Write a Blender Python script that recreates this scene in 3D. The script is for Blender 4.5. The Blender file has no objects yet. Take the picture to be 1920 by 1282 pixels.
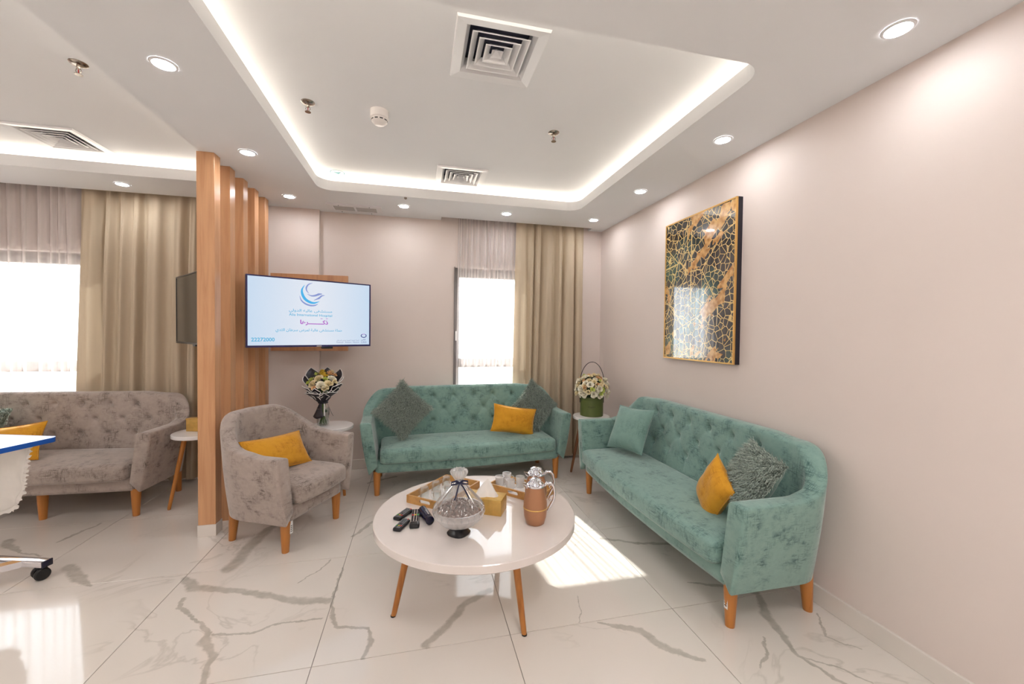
import bpy, bmesh, math, random
import numpy as np
from mathutils import Vector, Matrix, noise as mnoise

random.seed(7)
C = bpy.context.scene.collection
sc = bpy.context.scene
PI = math.pi

# ------------------------------------------------------------------ camera
CAM_H, YAW, PITCH, ROLL, FPX = 1.333, 0.228897, -0.02149, 0.0113817, 755.82
fw = Vector((math.sin(YAW)*math.cos(PITCH), math.cos(YAW)*math.cos(PITCH), math.sin(PITCH)))
rt = fw.cross(Vector((0, 0, 1))).normalized()
up = rt.cross(fw)
r2 = math.cos(ROLL)*rt + math.sin(ROLL)*up
u2 = -math.sin(ROLL)*rt + math.cos(ROLL)*up
cd = bpy.data.cameras.new('camera')
cam = bpy.data.objects.new('camera', cd); C.objects.link(cam)
cd.sensor_fit = 'HORIZONTAL'; cd.sensor_width = 36; cd.lens = 36*FPX/1920
cd.clip_start = 0.05
m = Matrix.Identity(4)
for i in range(3):
    m[i][0] = r2[i]; m[i][1] = u2[i]; m[i][2] = -fw[i]
m[2][3] = CAM_H
cam.matrix_world = m
sc.camera = cam

# ------------------------------------------------------------------ light and exposure
EXPOSURE = 0.93
SKY_STRENGTH = 3.5
SUN_STRENGTH = 14.0
DOWNLIGHT = 75.0
COVE = 5.5
FILL = 9.0  # strength of the unseen panels added to brighten the room
SCREEN = 0.95/2**EXPOSURE
sc.view_settings.view_transform = 'Standard'
sc.view_settings.look = 'None'
sc.view_settings.gamma = 1.0
sc.view_settings.use_curve_mapping = False
sc.view_settings.exposure = EXPOSURE
w = bpy.data.worlds.new('sky'); sc.world = w; w.use_nodes = True
bgn = w.node_tree.nodes['Background']
bgn.inputs[0].default_value = (0.84, 0.92, 1.0, 1)
bgn.inputs[1].default_value = SKY_STRENGTH
sl = bpy.data.lights.new('sun', 'SUN'); so = bpy.data.objects.new('sun', sl); C.objects.link(so)
sl.energy = SUN_STRENGTH; sl.angle = math.radians(0.6); sl.color = (1.0, 0.97, 0.92)
so.location = (0, 9, 7)
so.rotation_euler = Vector((0.126, -1.0, -0.84)).to_track_quat('-Z', 'Y').to_euler()
def portal(name, x, z, sx, sz):
    l = bpy.data.lights.new(name, 'AREA'); o = bpy.data.objects.new(name, l); C.objects.link(o)
    l.shape = 'RECTANGLE'; l.size = sx; l.size_y = sz; l.cycles.is_portal = True
    o.location = (x, 4.36, z); o.rotation_euler = (-PI/2, 0, 0)
portal('window_portal', 0.75, 1.28, 0.9, 1.5)
portal('window_portal', -3.25, 1.28, 1.5, 1.5)

# ------------------------------------------------------------------ helpers
def lin(c):
    c = c/255.0
    return c/12.92 if c <= 0.04045 else ((c+0.055)/1.055)**2.4
def rgb(r, g, b): return (lin(r), lin(g), lin(b), 1)

class NT:
    """tiny node helper"""
    def __init__(s, name):
        s.m = bpy.data.materials.new(name); s.m.use_nodes = True
        s.t = s.m.node_tree; s.t.nodes.clear()
        s.out = s.t.nodes.new('ShaderNodeOutputMaterial')
    def n(s, typ, **kw):
        nd = s.t.nodes.new('ShaderNode'+typ)
        for k, v in kw.items():
            if k.startswith('i_'):
                key = k[2:]
                nd.inputs[int(key) if key.isdigit() else key.replace('_', ' ')].default_value = v
            else: setattr(nd, k, v)
        return nd
    def l(s, a, b): s.t.links.new(a, b)
    def math(s, op, a, b=None, clamp=False):
        nd = s.n('Math', operation=op, use_clamp=clamp)
        for i, v in enumerate((a, b)):
            if v is None: continue
            if hasattr(v, 'is_linked'): s.l(v, nd.inputs[i])
            else: nd.inputs[i].default_value = v
        return nd.outputs[0]
    def bsdf(s, color=(0.8, 0.8, 0.8, 1), rough=0.5, metal=0.0, **kw):
        b = s.n('BsdfPrincipled')
        b.inputs['Base Color'].default_value = color
        b.inputs['Roughness'].default_value = rough
        b.inputs['Metallic'].default_value = metal
        for k, v in kw.items(): b.inputs[k.replace('_', ' ')].default_value = v
        s.l(b.outputs[0], s.out.inputs[0])
        return b
    def ramp(s, fac, stops):
        nd = s.n('ValToRGB'); e = nd.color_ramp.elements
        while len(e) < len(stops): e.new(0.5)
        for el, (p, c) in zip(e, stops):
            el.position = p; el.color = c if len(c) == 4 else (*c, 1)
        s.l(fac, nd.inputs[0]); return nd.outputs[0]
    def mix(s, fac, a, b):
        nd = s.n('Mix', data_type='RGBA')
        for i, v in ((0, fac), (6, a), (7, b)):
            if hasattr(v, 'is_linked'): s.l(v, nd.inputs[i])
            else: nd.inputs[i].default_value = v
        return nd.outputs[2]

def simple(name, color, rough=0.5, metal=0.0, var=0.05, scale=18.0, bump=0.0, **kw):
    """plain colour with a slight procedural mottling"""
    t = NT(name); b = t.bsdf(color, rough, metal, **kw)
    tc = t.n('TexCoord'); nz = t.n('TexNoise', i_Scale=scale, i_Detail=4.0)
    t.l(tc.outputs['Object'], nz.inputs['Vector'])
    a = tuple(c*(1-var) for c in color[:3])+(1,); c2 = tuple(min(1, c*(1+var)) for c in color[:3])+(1,)
    t.l(t.ramp(nz.outputs[0], [(0.3, a), (0.7, c2)]), b.inputs['Base Color'])
    if bump:
        bp = t.n('Bump', i_Strength=bump, i_Distance=0.004)
        t.l(nz.outputs[0], bp.inputs['Height']); t.l(bp.outputs[0], b.inputs['Normal'])
    return t.m

def emis(name, color, strength):
    t = NT(name); e = t.n('Emission'); e.inputs[0].default_value = color; e.inputs[1].default_value = strength
    t.l(e.outputs[0], t.out.inputs[0]); return t.m

def velvet(name, light, dark, sheen):
    """distressed velvet: crossing dark streaks over a lighter pile"""
    t = NT(name); b = t.bsdf(light, 0.75)
    tc = t.n('TexCoord')
    def streak(sx, sy, sz, lo, hi):
        mp = t.n('Mapping'); mp.inputs['Scale'].default_value = (sx, sy, sz)
        nz = t.n('TexNoise', i_Scale=1.0, i_Detail=5.0, i_Roughness=0.65)
        t.l(tc.outputs['Object'], mp.inputs[0]); t.l(mp.outputs[0], nz.inputs['Vector'])
        mr = t.n('MapRange'); mr.inputs[1].default_value = lo; mr.inputs[2].default_value = hi
        t.l(nz.outputs[0], mr.inputs[0]); return mr.outputs[0]
    h = streak(20, 20, 210, 0.50, 0.62); v = t.math('MAXIMUM', streak(210, 22, 20, 0.50, 0.62), streak(22, 210, 20, 0.52, 0.64))
    low = streak(9, 9, 10, 0.46, 0.63)
    s = t.math('MULTIPLY', t.math('MAXIMUM', h, v), low)
    soft = streak(28, 28, 36, 0.30, 0.80)
    s2 = t.math('ADD', t.math('MULTIPLY', s, 0.80), t.math('MULTIPLY', soft, 0.26), True)
    t.l(t.mix(s2, light, dark), b.inputs['Base Color'])
    b.inputs['Sheen Weight'].default_value = sheen; b.inputs['Sheen Roughness'].default_value = 0.4
    b.inputs['Specular IOR Level'].default_value = 0.25
    bp = t.n('Bump', i_Strength=0.15, i_Distance=0.003)
    t.l(s2, bp.inputs['Height']); t.l(bp.outputs[0], b.inputs['Normal'])
    return t.m

def wood(name, a, b_, rough, axis='z', scale=1.0):
    t = NT(name); b = t.bsdf(a, rough)
    tc = t.n('TexCoord'); mp = t.n('Mapping')
    st = {'z': (26, 26, 1.6), 'x': (1.6, 26, 26), 'y': (26, 1.6, 26)}[axis]
    mp.inputs['Scale'].default_value = tuple(k*scale for k in st)
    nz = t.n('TexNoise', i_Scale=1.0, i_Detail=6.0, i_Roughness=0.6, i_Distortion=0.6)
    t.l(tc.outputs['Object'], mp.inputs[0]); t.l(mp.outputs[0], nz.inputs['Vector'])
    oi = t.n('ObjectInfo')
    c = t.ramp(nz.outputs[0], [(0.28, b_), (0.5, a), (0.75, tuple(min(1, k*1.12) for k in a[:3])+(1,))])
    hs = t.n('HueSaturation'); t.l(c, hs.inputs['Color'])
    t.l(t.math('ADD', t.math('MULTIPLY', oi.outputs['Random'], 0.14), 0.93), hs.inputs['Value'])
    t.l(hs.outputs[0], b.inputs['Base Color'])
    return t.m

def clear_glass(name, tint=(1, 1, 1, 1), gloss=0.9, frost=0.0):
    """thin clear glass: transparent with a Fresnel gloss (lets direct light through)"""
    t = NT(name)
    tr = t.n('BsdfTransparent'); tr.inputs[0].default_value = tint
    gl = t.n('BsdfGlossy'); gl.inputs['Roughness'].default_value = 0.04; gl.inputs[0].default_value = (1, 1, 1, 1)
    lw = t.n('LayerWeight', i_Blend=0.35)
    fac = t.math('MULTIPLY', lw.outputs['Facing'], gloss, True)
    mx = t.n('MixShader'); t.l(fac, mx.inputs[0]); t.l(tr.outputs[0], mx.inputs[1]); t.l(gl.outputs[0], mx.inputs[2])
    o = mx.outputs[0]
    if frost:
        df = t.n('BsdfDiffuse'); df.inputs[0].default_value = (0.92, 0.92, 0.92, 1)
        tl = t.n('BsdfTranslucent'); tl.inputs[0].default_value = (0.95, 0.95, 0.95, 1); m3 = t.n('MixShader'); t.l(df.outputs[0], m3.inputs[1]); t.l(tl.outputs[0], m3.inputs[2])
        m2 = t.n('MixShader'); m2.inputs[0].default_value = frost
        t.l(o, m2.inputs[1]); t.l(m3.outputs[0], m2.inputs[2]); o = m2.outputs[0]
    t.l(o, t.out.inputs[0]); return t.m

def link(name, me, mat=None, parent=None, smooth=False):
    o = bpy.data.objects.new(name, me); C.objects.link(o)
    if mat and not me.materials: me.materials.append(mat)
    if parent: o.parent = parent
    if smooth: me.shade_smooth()
    return o
def mesh(name, v, f, mat=None, parent=None, smooth=False):
    me = bpy.data.meshes.new(name); me.from_pydata([tuple(map(float, p)) for p in v], [], f); me.update()
    return link(name, me, mat, parent, smooth)
def finish(bm, name, mat=None, parent=None, smooth=False):
    bmesh.ops.recalc_face_normals(bm, faces=bm.faces)
    me = bpy.data.meshes.new(name); bm.to_mesh(me); bm.free()
    return link(name, me, mat, parent, smooth)
def auto(o, ang=35):
    me = o.data; me.shade_smooth()
    me.set_sharp_from_angle(angle=math.radians(ang)); return o
def box(name, x0, x1, y0, y1, z0, z1, mat=None, parent=None, bev=0.0, seg=2):
    bm = bmesh.new()
    vs = [bm.verts.new((x, y, z)) for z in (z0, z1) for y in (y0, y1) for x in (x0, x1)]
    for f in ((0, 2, 3, 1), (4, 5, 7, 6), (0, 1, 5, 4), (2, 6, 7, 3), (0, 4, 6, 2), (1, 3, 7, 5)): bm.faces.new([vs[i] for i in f])
    if bev: bmesh.ops.bevel(bm, geom=list(bm.edges), offset=bev, segments=seg, affect='EDGES', profile=0.5)
    o = finish(bm, name, mat, parent)
    if bev and seg > 1: auto(o, 35)
    return o
def lathe(name, prof, seg=32, mat=None, parent=None, loc=(0, 0, 0), ang=40, wav=None):
    v, f = [], []
    for (r, z) in prof:
        for k in range(seg):
            a = 2*PI*k/seg; rr = r*(wav(a, z) if wav else 1)
            v.append((loc[0]+rr*math.cos(a), loc[1]+rr*math.sin(a), loc[2]+z))
    for i in range(len(prof)-1):
        for k in range(seg):
            a, b = i*seg+k, i*seg+(k+1) % seg
            f.append((a, b, b+seg, a+seg))
    if prof[0][0] > 1e-6: f.append(tuple(range(seg))[::-1])
    if prof[-1][0] > 1e-6: f.append(tuple((len(prof)-1)*seg+k for k in range(seg)))
    return auto(mesh(name, v, f, mat, parent), ang)
def lathe_open(name, prof, seg=32, mat=None, parent=None, loc=(0, 0, 0), wav=None):
    v, f = [], []
    for (r, z) in prof:
        for k in range(seg):
            a = 2*PI*k/seg; rr = r*(wav(a, z) if wav else 1)
            v.append((loc[0]+rr*math.cos(a), loc[1]+rr*math.sin(a), loc[2]+z))
    for i in range(len(prof)-1):
        for k in range(seg):
            a, b = i*seg+k, i*seg+(k+1) % seg
            f.append((a, b, b+seg, a+seg))
    return auto(mesh(name, v, f, mat, parent), 40)
def tube(name, pts, rad, mat=None, parent=None, seg=10, closed=False):
    pts = [Vector(p) for p in pts]; n = len(pts); v, f = [], []
    rs = rad if isinstance(rad, (list, tuple)) else [rad]*n
    prev = None
    for i, p in enumerate(pts):
        a = pts[(i-1) % n] if closed or i > 0 else p; b = pts[(i+1) % n] if closed or i < n-1 else p
        t = (b-a).normalized()
        if prev is None:
            x = t.orthogonal().normalized()
        else:
            x = (prev - t*prev.dot(t)).normalized()
        prev = x; y = t.cross(x)
        for k in range(seg):
            q = 2*PI*k/seg; v.append(p+(x*math.cos(q)+y*math.sin(q))*rs[i])
    rng = n if closed else n-1
    for i in range(rng):
        for k in range(seg):
            a, b = i*seg+k, i*seg+(k+1) % seg
            c, d = ((i+1) % n)*seg+(k+1) % seg, ((i+1) % n)*seg+k
            f.append((a, b, c, d))
    if not closed:
        f.append(tuple(range(seg))[::-1]); f.append(tuple((n-1)*seg+k for k in range(seg)))
    return auto(mesh(name, v, f, mat, parent), 60)
def rbox(name, hx, hy, hz, r, n=(10, 10, 6), mat=None, parent=None, loc=(0, 0, 0), deform=None):
    """soft rounded block, subdivided so that it can be bent by deform(p)"""
    verts, faces, idx = [], [], {}
    H = (hx, hy, hz)
    def vid(i, j, k):
        key = (i, j, k)
        if key not in idx:
            p = [(2*a/b-1) for a, b in zip(key, n)]
            p = [h*math.sin(q*PI/2)**1 if False else h*q for h, q in zip(H, p)]
            inn = [max(-(h-r), min(h-r, q)) for h, q in zip(H, p)]
            d = Vector([q-w_ for q, w_ in zip(p, inn)])
            if d.length > 1e-9: d.normalize()
            q = Vector(inn)+d*r
            if deform: q = deform(q)
            idx[key] = len(verts); verts.append(q+Vector(loc))
        return idx[key]
    nx, ny, nz = n
    for a in range(nx):
        for b in range(ny):
            faces.append((vid(a, b, 0), vid(a, b+1, 0), vid(a+1, b+1, 0), vid(a+1, b, 0)))
            faces.append((vid(a, b, nz), vid(a+1, b, nz), vid(a+1, b+1, nz), vid(a, b+1, nz)))
    for a in range(nx):
        for c in range(nz):
            faces.append((vid(a, 0, c), vid(a+1, 0, c), vid(a+1, 0, c+1), vid(a, 0, c+1)))
            faces.append((vid(a, ny, c), vid(a, ny, c+1), vid(a+1, ny, c+1), vid(a+1, ny, c)))
    for b in range(ny):
        for c in range(nz):
            faces.append((vid(0, b, c), vid(0, b, c+1), vid(0, b+1, c+1), vid(0, b+1, c)))
            faces.append((vid(nx, b, c), vid(nx, b+1, c), vid(nx, b+1, c+1), vid(nx, b, c+1)))
    return mesh(name, verts, faces, mat, parent, smooth=True)

def rrect(x0, x1, y0, y1, r, seg=8):
    if r <= 0: return [(x0, y0), (x1, y0), (x1, y1), (x0, y1)]
    out = []
    for cx, cy, a0 in ((x0+r, y0+r, PI), (x1-r, y0+r, 1.5*PI), (x1-r, y1-r, 0), (x0+r, y1-r, 0.5*PI)):
        for k in range(seg+1):
            a = a0+0.5*PI*k/seg; out.append((cx+r*math.cos(a), cy+r*math.sin(a)))
    return out
def plate(name, outer, holes, z0, z1, mat, parent=None, swap=None):
    """flat plate with holes between z0 and z1; swap maps (x, y, z) to world"""
    swap = swap or (lambda p: p)
    bm = bmesh.new(); loops = []
    for lp in [outer]+holes:
        vs = [bm.verts.new((x, y, z0)) for x, y in lp]
        for i in range(len(vs)): bm.edges.new((vs[i], vs[(i+1) % len(vs)]))
        loops.append(vs)
    bmesh.ops.triangle_fill(bm, use_beauty=True, use_dissolve=False, edges=list(bm.edges))
    ft = list(bm.faces)
    top = {}
    for lp in loops:
        for v in lp: top[v] = bm.verts.new((v.co.x, v.co.y, z1))
    for f in ft: bm.faces.new([top[v] for v in reversed(f.verts)])
    for lp in loops:
        for i in range(len(lp)):
            a, b = lp[i], lp[(i+1) % len(lp)]
            bm.faces.new((a, b, top[b], top[a]))
    for v in bm.verts: v.co = Vector(swap(tuple(v.co)))
    return finish(bm, name, mat, parent)

def thing(name, label, cat, loc=(0, 0, 0), rotz=0.0, group=None):
    o = bpy.data.objects.new(name, None); C.objects.link(o); o.empty_display_size = 0.05
    o.location = loc; o.rotation_euler = (0, 0, rotz)
    return tag(o, label, cat, group)
def tag(o, label, cat, group=None):
    o['label'] = label; o['category'] = cat
    if group: o['group'] = group
    return o
def struct(o): o['kind'] = 'structure'; return o
def dup(root, loc, rotz, label, group=None):
    r = root.copy(); C.objects.link(r)
    if loc is not None: r.location = loc; r.rotation_euler = (0, 0, rotz)
    r['label'] = label
    if group: r['group'] = group
    for ch in list(root.children):
        c = ch.copy(); C.objects.link(c); c.parent = r
        for g in ch.children:
            d = g.copy(); C.objects.link(d); d.parent = c
    return r
def pose(o, loc, xa, za):
    """place with local x along xa and local z as near to za as possible"""
    xa = Vector(xa).normalized(); za = Vector(za); za = (za-xa*za.dot(xa)).normalized(); ya = za.cross(xa)
    mm = Matrix.Identity(4)
    for i in range(3): mm[i][0] = xa[i]; mm[i][1] = ya[i]; mm[i][2] = za[i]; mm[i][3] = loc[i]
    o.matrix_world = mm
    return o
def smooth01(t): t = max(0.0, min(1.0, t)); return t*t*(3-2*t)

# ------------------------------------------------------------------ materials
M = {}
M['wall'] = simple('wall_paint', rgb(229, 216, 209), 0.6, var=0.012, scale=3)
M['ceiling'] = simple('ceiling_paint', rgb(236, 237, 239), 0.75, var=0.008, scale=3)
M['white'] = simple('white_lacquer', rgb(238, 234, 232), 0.22, var=0.01)
M['white_metal'] = simple('white_metal', rgb(232, 232, 234), 0.3, var=0.01)
M['table_white'] = simple('gloss_white', rgb(233, 224, 219), 0.06, var=0.008, Coat_Weight=0.5, Coat_Roughness=0.03)
M['slat'] = wood('slat_wood', rgb(206, 156, 114), rgb(190, 136, 94), 0.34)
M['panel'] = wood('panel_wood', rgb(200, 146, 104), rgb(180, 122, 82), 0.34)
M['leg'] = wood('leg_wood', rgb(188, 122, 58), rgb(158, 94, 40), 0.32)
M['legdark'] = wood('walnut_leg', rgb(142, 92, 62), rgb(112, 70, 46), 0.35)
M['traywood'] = wood('tray_wood', rgb(192, 142, 78), rgb(172, 120, 60), 0.38, 'x')
M['teal'] = velvet('teal_velvet', rgb(138, 170, 160), rgb(62, 96, 94), 0.5)
M['grey'] = velvet('grey_velvet', rgb(180, 166, 157), rgb(98, 86, 80), 0.5)
M['tealplain'] = velvet('plain_teal_velvet', rgb(128, 160, 150), rgb(98, 130, 122), 0.5)
M['mustard'] = velvet('mustard_velvet', rgb(222, 160, 44), rgb(186, 120, 18), 0.35)
M['shag'] = simple('shag_pile', rgb(168, 180, 170), 0.8, var=0.45, scale=120)
M['shagbase'] = simple('shag_backing', rgb(120, 132, 124), 0.9, var=0.15)
M['black'] = simple('black_plastic', rgb(22, 22, 26), 0.28, var=0.05)
M['rubber'] = simple('black_rubber', rgb(16, 15, 17), 0.5, var=0.05)
M['navy'] = simple('navy_ribbon', rgb(26, 28, 62), 0.35, var=0.05)
M['chrome'] = simple('chrome', rgb(226, 226, 232), 0.12, 1.0, var=0.01)
M['silver'] = simple('brushed_silver', rgb(200, 200, 204), 0.25, 1.0, var=0.02)
M['steel'] = simple('stainless', rgb(170, 160, 150), 0.22, 1.0, var=0.03)
M['gold'] = simple('gold_leaf', rgb(216, 176, 98), 0.36, 0.5, var=0.08, scale=40)
M['copper'] = simple('copper_lacquer', rgb(180, 130, 96), 0.34, 0.35, var=0.03)
M['frame'] = simple('dark_aluminium', rgb(122, 116, 115), 0.4, 0.3, var=0.03)
M['grout'] = simple('grout', rgb(150, 143, 136), 0.8, var=0.05)
M['skirting'] = simple('marble_skirting', rgb(232, 224, 216), 0.15, var=0.02, scale=2)
M['vent_dark'] = simple('duct_dark', rgb(40, 40, 62), 0.6, var=0.2)
M['glass'] = clear_glass('glass', (0.96, 0.98, 0.98, 1), 0.8)
M['pane'] = clear_glass('window_pane', (0.97, 0.99, 0.99, 1), 0.5)
M['frosted'] = clear_glass('frosted_glass', (0.98, 0.98, 0.98, 1), 0.7, 0.32)
M['crystal'] = clear_glass('cut_crystal', (0.96, 0.96, 0.97, 1), 1.0, 0.32)
M['water'] = clear_glass('water', (0.94, 0.96, 0.95, 1), 0.4)
M['tissue'] = simple('tissue_paper', rgb(240, 234, 228), 0.9, var=0.02)
M['green_box'] = simple('olive_card', rgb(92, 104, 52), 0.5, var=0.04)
M['leaf'] = simple('leaf', rgb(92, 124, 50), 0.5, var=0.25, scale=40)
M['leafdark'] = simple('dark_leaf', rgb(48, 66, 40), 0.5, var=0.25, scale=40)
M['petal_cream'] = simple('cream_petal', rgb(242, 226, 184), 0.6, var=0.05, scale=60)
M['petal_white'] = simple('white_petal', rgb(246, 240, 220), 0.6, var=0.04, scale=60)
M['petal_peach'] = simple('peach_petal', rgb(245, 200, 148), 0.6, var=0.07, scale=60)
M['petal_lime'] = simple('lime_petal', rgb(204, 214, 112), 0.6, var=0.08, scale=60)
M['petal_yellow'] = simple('yellow_petal', rgb(236, 206, 84), 0.6, var=0.08, scale=60)
M['wrap'] = simple('black_wrapping_paper', rgb(36, 34, 44), 0.4, var=0.1)
M['wrap_edge'] = simple('white_paper_edge', rgb(238, 236, 234), 0.5, var=0.02)
M['choc'] = simple('wrapped_sweets', rgb(112, 84, 74), 0.3, 0.35, var=0.4, scale=70)
M['plastic_blue'] = simple('blue_edging', rgb(24, 92, 190), 0.3, var=0.03)
M['lace'] = simple('white_cotton', rgb(232, 228, 222), 0.85, var=0.03)
M['label'] = simple('white_label', rgb(238, 238, 236), 0.5, var=0.02)
M['ink'] = simple('dark_ink', rgb(40, 40, 44), 0.6, var=0.02)
M['ink_green'] = simple('dark_green_ink', rgb(48, 58, 26), 0.5, var=0.02)
M['qibla'] = simple('teal_sticker_ink', rgb(30, 132, 140), 0.5, var=0.02)
M['red'] = simple('red_plastic', rgb(200, 40, 36), 0.4, var=0.02)
M['redglass'] = simple('red_bulb', rgb(170, 40, 36), 0.2, var=0.02)
M['yellow'] = simple('yellow_plastic', rgb(226, 190, 40), 0.4, var=0.02)
M['grn'] = simple('green_plastic', rgb(40, 160, 70), 0.4, var=0.02)
M['key'] = simple('grey_rubber_key', rgb(122, 122, 128), 0.6, var=0.02)
M['grille'] = simple('grey_mesh_filter', rgb(186, 184, 182), 0.6, var=0.06, scale=300)
M['ground'] = simple('pale_paving', rgb(200, 192, 180), 0.9, var=0.08, scale=1)
M['lamp'] = emis('downlight_lens', (0.96, 0.97, 1.0, 1), DOWNLIGHT)
M['fill_led'] = emis('fill_panel', (1.0, 0.975, 0.95, 1), FILL)
M['cove'] = emis('cove_led', (1.0, 0.87, 0.71, 1), COVE)

def cloth_thin(name, color, trans, fine):
    """woven cloth; trans = share of straight see-through"""
    t = NT(name)
    tc = t.n('TexCoord'); mp = t.n('Mapping'); mp.inputs['Scale'].default_value = (fine, fine, 2)
    nz = t.n('TexNoise', i_Scale=1.0, i_Detail=3.0); t.l(tc.outputs['Object'], mp.inputs[0]); t.l(mp.outputs[0], nz.inputs['Vector'])
    c = t.ramp(nz.outputs[0], [(0.3, tuple(k*0.93 for k in color[:3])), (0.7, color[:3])])
    d = t.n('BsdfDiffuse'); tl = t.n('BsdfTranslucent'); t.l(c, d.inputs[0]); t.l(c, tl.inputs[0])
    mx = t.n('MixShader'); mx.inputs[0].default_value = 0.22 if trans else 0.05
    t.l(d.outputs[0], mx.inputs[1]); t.l(tl.outputs[0], mx.inputs[2]); o = mx.outputs[0]
    if trans:
        tr = t.n('BsdfTransparent'); m2 = t.n('MixShader')
        lw = t.n('LayerWeight', i_Blend=0.5)
        t.l(t.math('MULTIPLY', t.math('POWER', t.math('SUBTRACT', 1.0, lw.outputs['Facing']), 1.6), trans), m2.inputs[0])
        t.l(o, m2.inputs[1]); t.l(tr.outputs[0], m2.inputs[2]); o = m2.outputs[0]
    t.l(o, t.out.inputs[0]); return t.m
M['sheer'] = cloth_thin('sheer_voile', rgb(236, 228, 226), 0.62, 60)
M['drape'] = cloth_thin('beige_drape', rgb(204, 187, 163), 0, 40)
def cellophane():
    t = NT('cellophane')
    tr = t.n('BsdfTransparent'); gl = t.n('BsdfGlossy'); gl.inputs['Roughness'].default_value = 0.12
    df = t.n('BsdfDiffuse'); df.inputs[0].default_value = (0.88, 0.86, 0.84, 1)
    lw = t.n('LayerWeight', i_Blend=0.4)
    a = t.n('MixShader'); t.l(t.math('ADD', t.math('MULTIPLY', lw.outputs['Facing'], 0.6), 0.10, True), a.inputs[0]); t.l(tr.outputs[0], a.inputs[1]); t.l(gl.outputs[0], a.inputs[2])
    b = t.n('MixShader'); b.inputs[0].default_value = 0.10; t.l(a.outputs[0], b.inputs[1]); t.l(df.outputs[0], b.inputs[2])
    t.l(b.outputs[0], t.out.inputs[0]); return t.m
M['cellophane'] = cellophane()

VEINS_PATCHES = [
[(-1.198,2.465,.0253),(-1.113,2.368,.028),(-.937,2.317,.0197),(-.736,2.231,.0221),(-.539,2.135,.0251),(-.42,2.121,.0232)],
[(-1.123,2.285,.0094),(-1.108,2.21,.0082),(-.97,2.089,.0082),(-.888,2.004,.0122),(-.891,1.951,.0186),(-.807,1.851,.0146),(-.79,1.714,.0132)],
[(-.869,1.993,.0059),(-.713,1.966,.0083),(-.596,2.005,.005),(-.425,1.996,.006)],
[(-.413,2.399,.0072),(-.398,2.137,.0077),(-.39,2.018,.0079),(-.36,1.933,.0099),(-.211,1.88,.0081),(-.19,1.805,.0139),(-.202,1.713,.0099)],
[(.37,2.037,.0213),(.228,1.954,.0217),(.121,1.808,.018),(.044,1.724,.0205)],
[(-.959,3.027,.0261),(-.997,2.839,.0421),(-1.015,2.53,.0394)],  # wide grey patch on the floor by the armchair
[(1.725,1.703,.0176),(1.634,1.581,.0242),(1.602,1.454,.0176),(1.555,1.33,.0092),(1.592,1.226,.0089),(1.619,1.167,.0078)],
[(.819,1.702,.0059),(.982,1.608,.0169),(1.026,1.51,.0187),(1.147,1.397,.0097)],
[(1.555,1.33,.0036),(1.659,1.258,.0048),(1.72,1.163,.0055)],
[(1.426,1.872,.0047),(1.551,1.821,.0107),(1.729,1.724,.014)],
[(1.18,2.396,.0145),(1.358,2.304,.0131),(1.569,2.246,.0184)],
[(-2.492,3.152,.0255),(-2.44,3.076,.0278),(-2.289,2.958,.0057),(-2.137,2.897,.0057)],
[(-1.893,2.729,.0315),(-1.759,2.585,.0256),(-1.645,2.5,.0094)],
[(-2.182,3.06,.01),(-2.145,3.176,.0139),(-2.111,3.306,.0064)],
[(-.305,2.947,.0135),(-.411,2.757,.0119)],
[(1.876,1.529,.0037),(1.773,1.394,.0054),(1.849,1.316,.0037)],
[(.803,1.888,.002),(.767,1.768,.003),(.727,1.711,.003)],
[(-.608,2.306,.0035),(-.546,2.375,.0043),(-.482,2.495,.0048)],
[(1.493,1.455,.0056),(1.441,1.375,.0074),(1.351,1.325,.0039)],
[(-.423,3.722,.0135),(-.203,3.841,.0193)]]
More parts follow.
